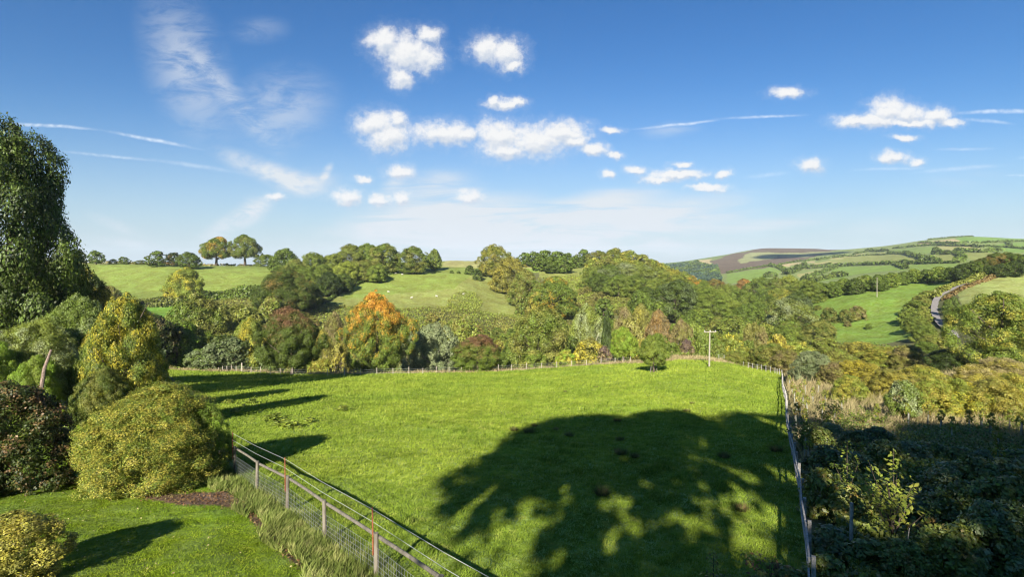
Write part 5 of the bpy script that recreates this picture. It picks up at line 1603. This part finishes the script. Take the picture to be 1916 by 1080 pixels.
leafy_sapling(1440, 0, 12.8, 1052, .6, 'reddish-leaved sapling at the lower end of the straight fence', ('redbrown', 'green', .5, 3.0), 6, .055, 7)
leafy_sapling(1850, 0, 17.5, 900, .8, 'dark sapling among brambles near the right edge', ('deep', 'grey', .4, 3.0), 7, .07, 8)
leafy_sapling(1790, 0, 22, 862, .8, 'dark sapling standing above the shaded brambles', ('deep', 'grey', .4, 3.0), 8, .07, 8)
leafy_sapling(1740, 0, 15, 968, .7, 'reddish tinged sapling right of the sunlit leafy young tree', ('green', 'rust', .4, 3.0), 9, .07, 7)
P = at(1592, 14.6); s = Shape(); s.tube([(0, 0, -.1), (.02, 0, 1.75)], .045, 7)
tag(link('stake', s.mesh('stake', grey_timber), None, P), 'grey stake standing beside the sunlit leafy young tree', 'stake')
P = at(1700, 13.6); s = Shape(); s.tube([(0, 0, -.1), (.05, .02, .5), (-.03, 0, 1.0), (.02, 0, 1.4)], [.022, .02, .016, .008], 6)
tag(link('dead_plant', s.mesh('dead_plant', pale_bark), None, P), 'pale bare dead stem in the right foreground', 'dead plant')

# ------------------------------------------------------------------ dead wood left of the rhododendron
def dead_branch(px, py, d, label, seed, size, mat):
    rnd = random.Random(seed); P = hit(px, py, d * .6, d * 1.6); s = Shape()
    for i in range(9):
        a = rnd.uniform(0, 6.28); L = size * rnd.uniform(.4, 1); z = size * rnd.uniform(.1, .55)
        s.tube([(0, 0, 0), (math.cos(a) * L * .4, math.sin(a) * L * .4, z * .9), (math.cos(a + .3) * L * .8, math.sin(a + .3) * L * .8, z * .6 + rnd.uniform(-.1, .3)), (math.cos(a + .5) * L, math.sin(a + .5) * L, z * rnd.uniform(.3, 1.3))],
               [.07 * size, .05 * size, .035 * size, .01], 6)
    tag(link('dead_branch', s.mesh('dead_branch', mat), None, P), label, 'dead branch')


pinkwood = simple_mat('weathered_pink_wood', (.26, .19, .15), .9, .5, 9)
dead_branch(125, 765, 34, 'twisted pale pink dead branch lying behind the dark reddish bush', 1, 1.5, pinkwood)
dead_branch(108, 735, 38, 'upper bleached branch pile near the garden trees', 2, 1.3, pinkwood)
dead_branch(160, 772, 31, 'small dead branch beside the dark shrub at the garden path', 4, .9, pinkwood)
P = at(78, 31); s = Shape(); h = (HORIZON - P.z / 31 * F - 655) / F * 31
s.tube([(-.35, 0, -.1), (-.1, 0, h * .5), (.15, 0, h * .8), (.55, 0, h)], [.14, .11, .09, .06], 8)
tag(link('tree_stump', s.mesh('tree_stump', pinkwood), None, P), 'leaning pale broken stem among the light green shrubs', 'dead stem')
heather = blade_mat('pink_seedheads', (.20, .15, .10), (.34, .24, .20), (.14, .17, .05))
cover('pink_seedheads', [(60, 690), (170, 700), (160, 770), (60, 770)], 28, 50, 2200, .03, 1.1, heather, 'dry pinkish seed heads around the dead branches', 'weeds', 31, blade=True)

# leaf and bark litter on the bare soil strip
rng = np.random.default_rng(18)
n = 30000
d = np.exp(rng.uniform(math.log(11.5), math.log(26), n)); px = rng.uniform(120, 720, n); x = (px - CX) / F * d; z = hills(x, d)
ok = inpoly(px + rng.normal(0, 5, n), HORIZON - z / d * F + rng.normal(0, 3, n), SOIL); x, y, z = x[ok], d[ok], z[ok]
C = np.stack([x, y, z + rng.uniform(.01, .06, len(x))], 1); b = C.mean(0)
nr = rng.normal(size=C.shape) * .5 + (0, 0, 1); nr /= np.linalg.norm(nr, axis=1, keepdims=True)
V, Q = leaf_quads(rng, C - b, nr, .04)
tag(link('leaf_litter', np_mesh('leaf_litter', V, Q, leaf_mat('brown', 'redbrown', .6, .8, 0, .1)), None, b), 'brown leaf litter on the bare strip between lawn and verge', 'leaf litter', kind='stuff')

# fallen leaves on the lawn
rng = np.random.default_rng(8)
lm = simple_mat('fallen_leaf', (.45, .38, .16), .8, .5, 20)
n = 260
d = np.exp(rng.uniform(math.log(12.5), math.log(30), n)); px = rng.uniform(-100, 700, n); x = (px - CX) / F * d
ok = lawn_test(x, d); x, y = x[ok], d[ok]; C = np.stack([x, y, hills(x, y) + .07], 1); b = C.mean(0)
nr = rng.normal(size=C.shape) * .3 + (0, 0, 1); nr /= np.linalg.norm(nr, axis=1, keepdims=True)
V, Q = leaf_quads(rng, C - b, nr, .035)
tag(link('fallen_leaves', np_mesh('fallen_leaves', V, Q, lm), None, b), 'pale fallen leaves scattered over the lawn', 'leaves', kind='stuff')

# a cumulus high behind the viewpoint; its shade lies on the distant moor
def cloud():
    tgt = hit(1490, 479, 1300, 2600); k = 1450 / math.sin(math.radians(SUN_EL)); c = tgt - SDIR * k
    rng = np.random.default_rng(4)
    V, Q, o = [], [], 0
    u = np.linspace(0, 2 * np.pi, 19)[:-1]; w = np.linspace(.05, np.pi - .05, 10)
    for i in range(16):
        cx, cy, r = rng.uniform(-110, 110), rng.uniform(-70, 70), rng.uniform(35, 70)
        for wi in w:
            for ui in u:
                V.append((cx + r * math.sin(wi) * math.cos(ui), cy + r * math.sin(wi) * math.sin(ui), max(r * .6 * math.cos(wi), -22)))
        for a in range(len(w) - 1):
            for b_ in range(18):
                Q.append((o + a * 18 + b_, o + a * 18 + (b_ + 1) % 18, o + (a + 1) * 18 + (b_ + 1) % 18, o + (a + 1) * 18 + b_))
        o += len(w) * 18
    ob = link('cloud', np_mesh('cloud', np.array(V), np.array(Q), simple_mat('cloud_white', (.85, .85, .87), 1, .05, .01), True), None, c)
    tag(ob, 'white cumulus cloud high behind the viewpoint', 'cloud', kind='structure')


cloud()

# ------------------------------------------------------------------ haze
HAZE = 0.00006
if HAZE:
    x0, x1, y0, y1, z0, z1 = -13000, 13000, -150, 9500, -700, 330
    s = Shape(); s.box(((x0 + x1) / 2, (y0 + y1) / 2, (z0 + z1) / 2), ((x1 - x0) / 2, 0, 0), (0, (y1 - y0) / 2, 0), (0, 0, (z1 - z0) / 2))
    m, N, out = new_mat('haze')
    pv = N.n('ShaderNodeVolumePrincipled'); pv.inputs['Color'].default_value = (.78, .88, 1, 1); pv.inputs['Density'].default_value = HAZE; pv.inputs['Anisotropy'].default_value = 0.0
    N.link(pv.outputs[0], out.inputs['Volume'])
    o = link('haze', s.mesh('haze', m)); tag(o, kind='stuff')
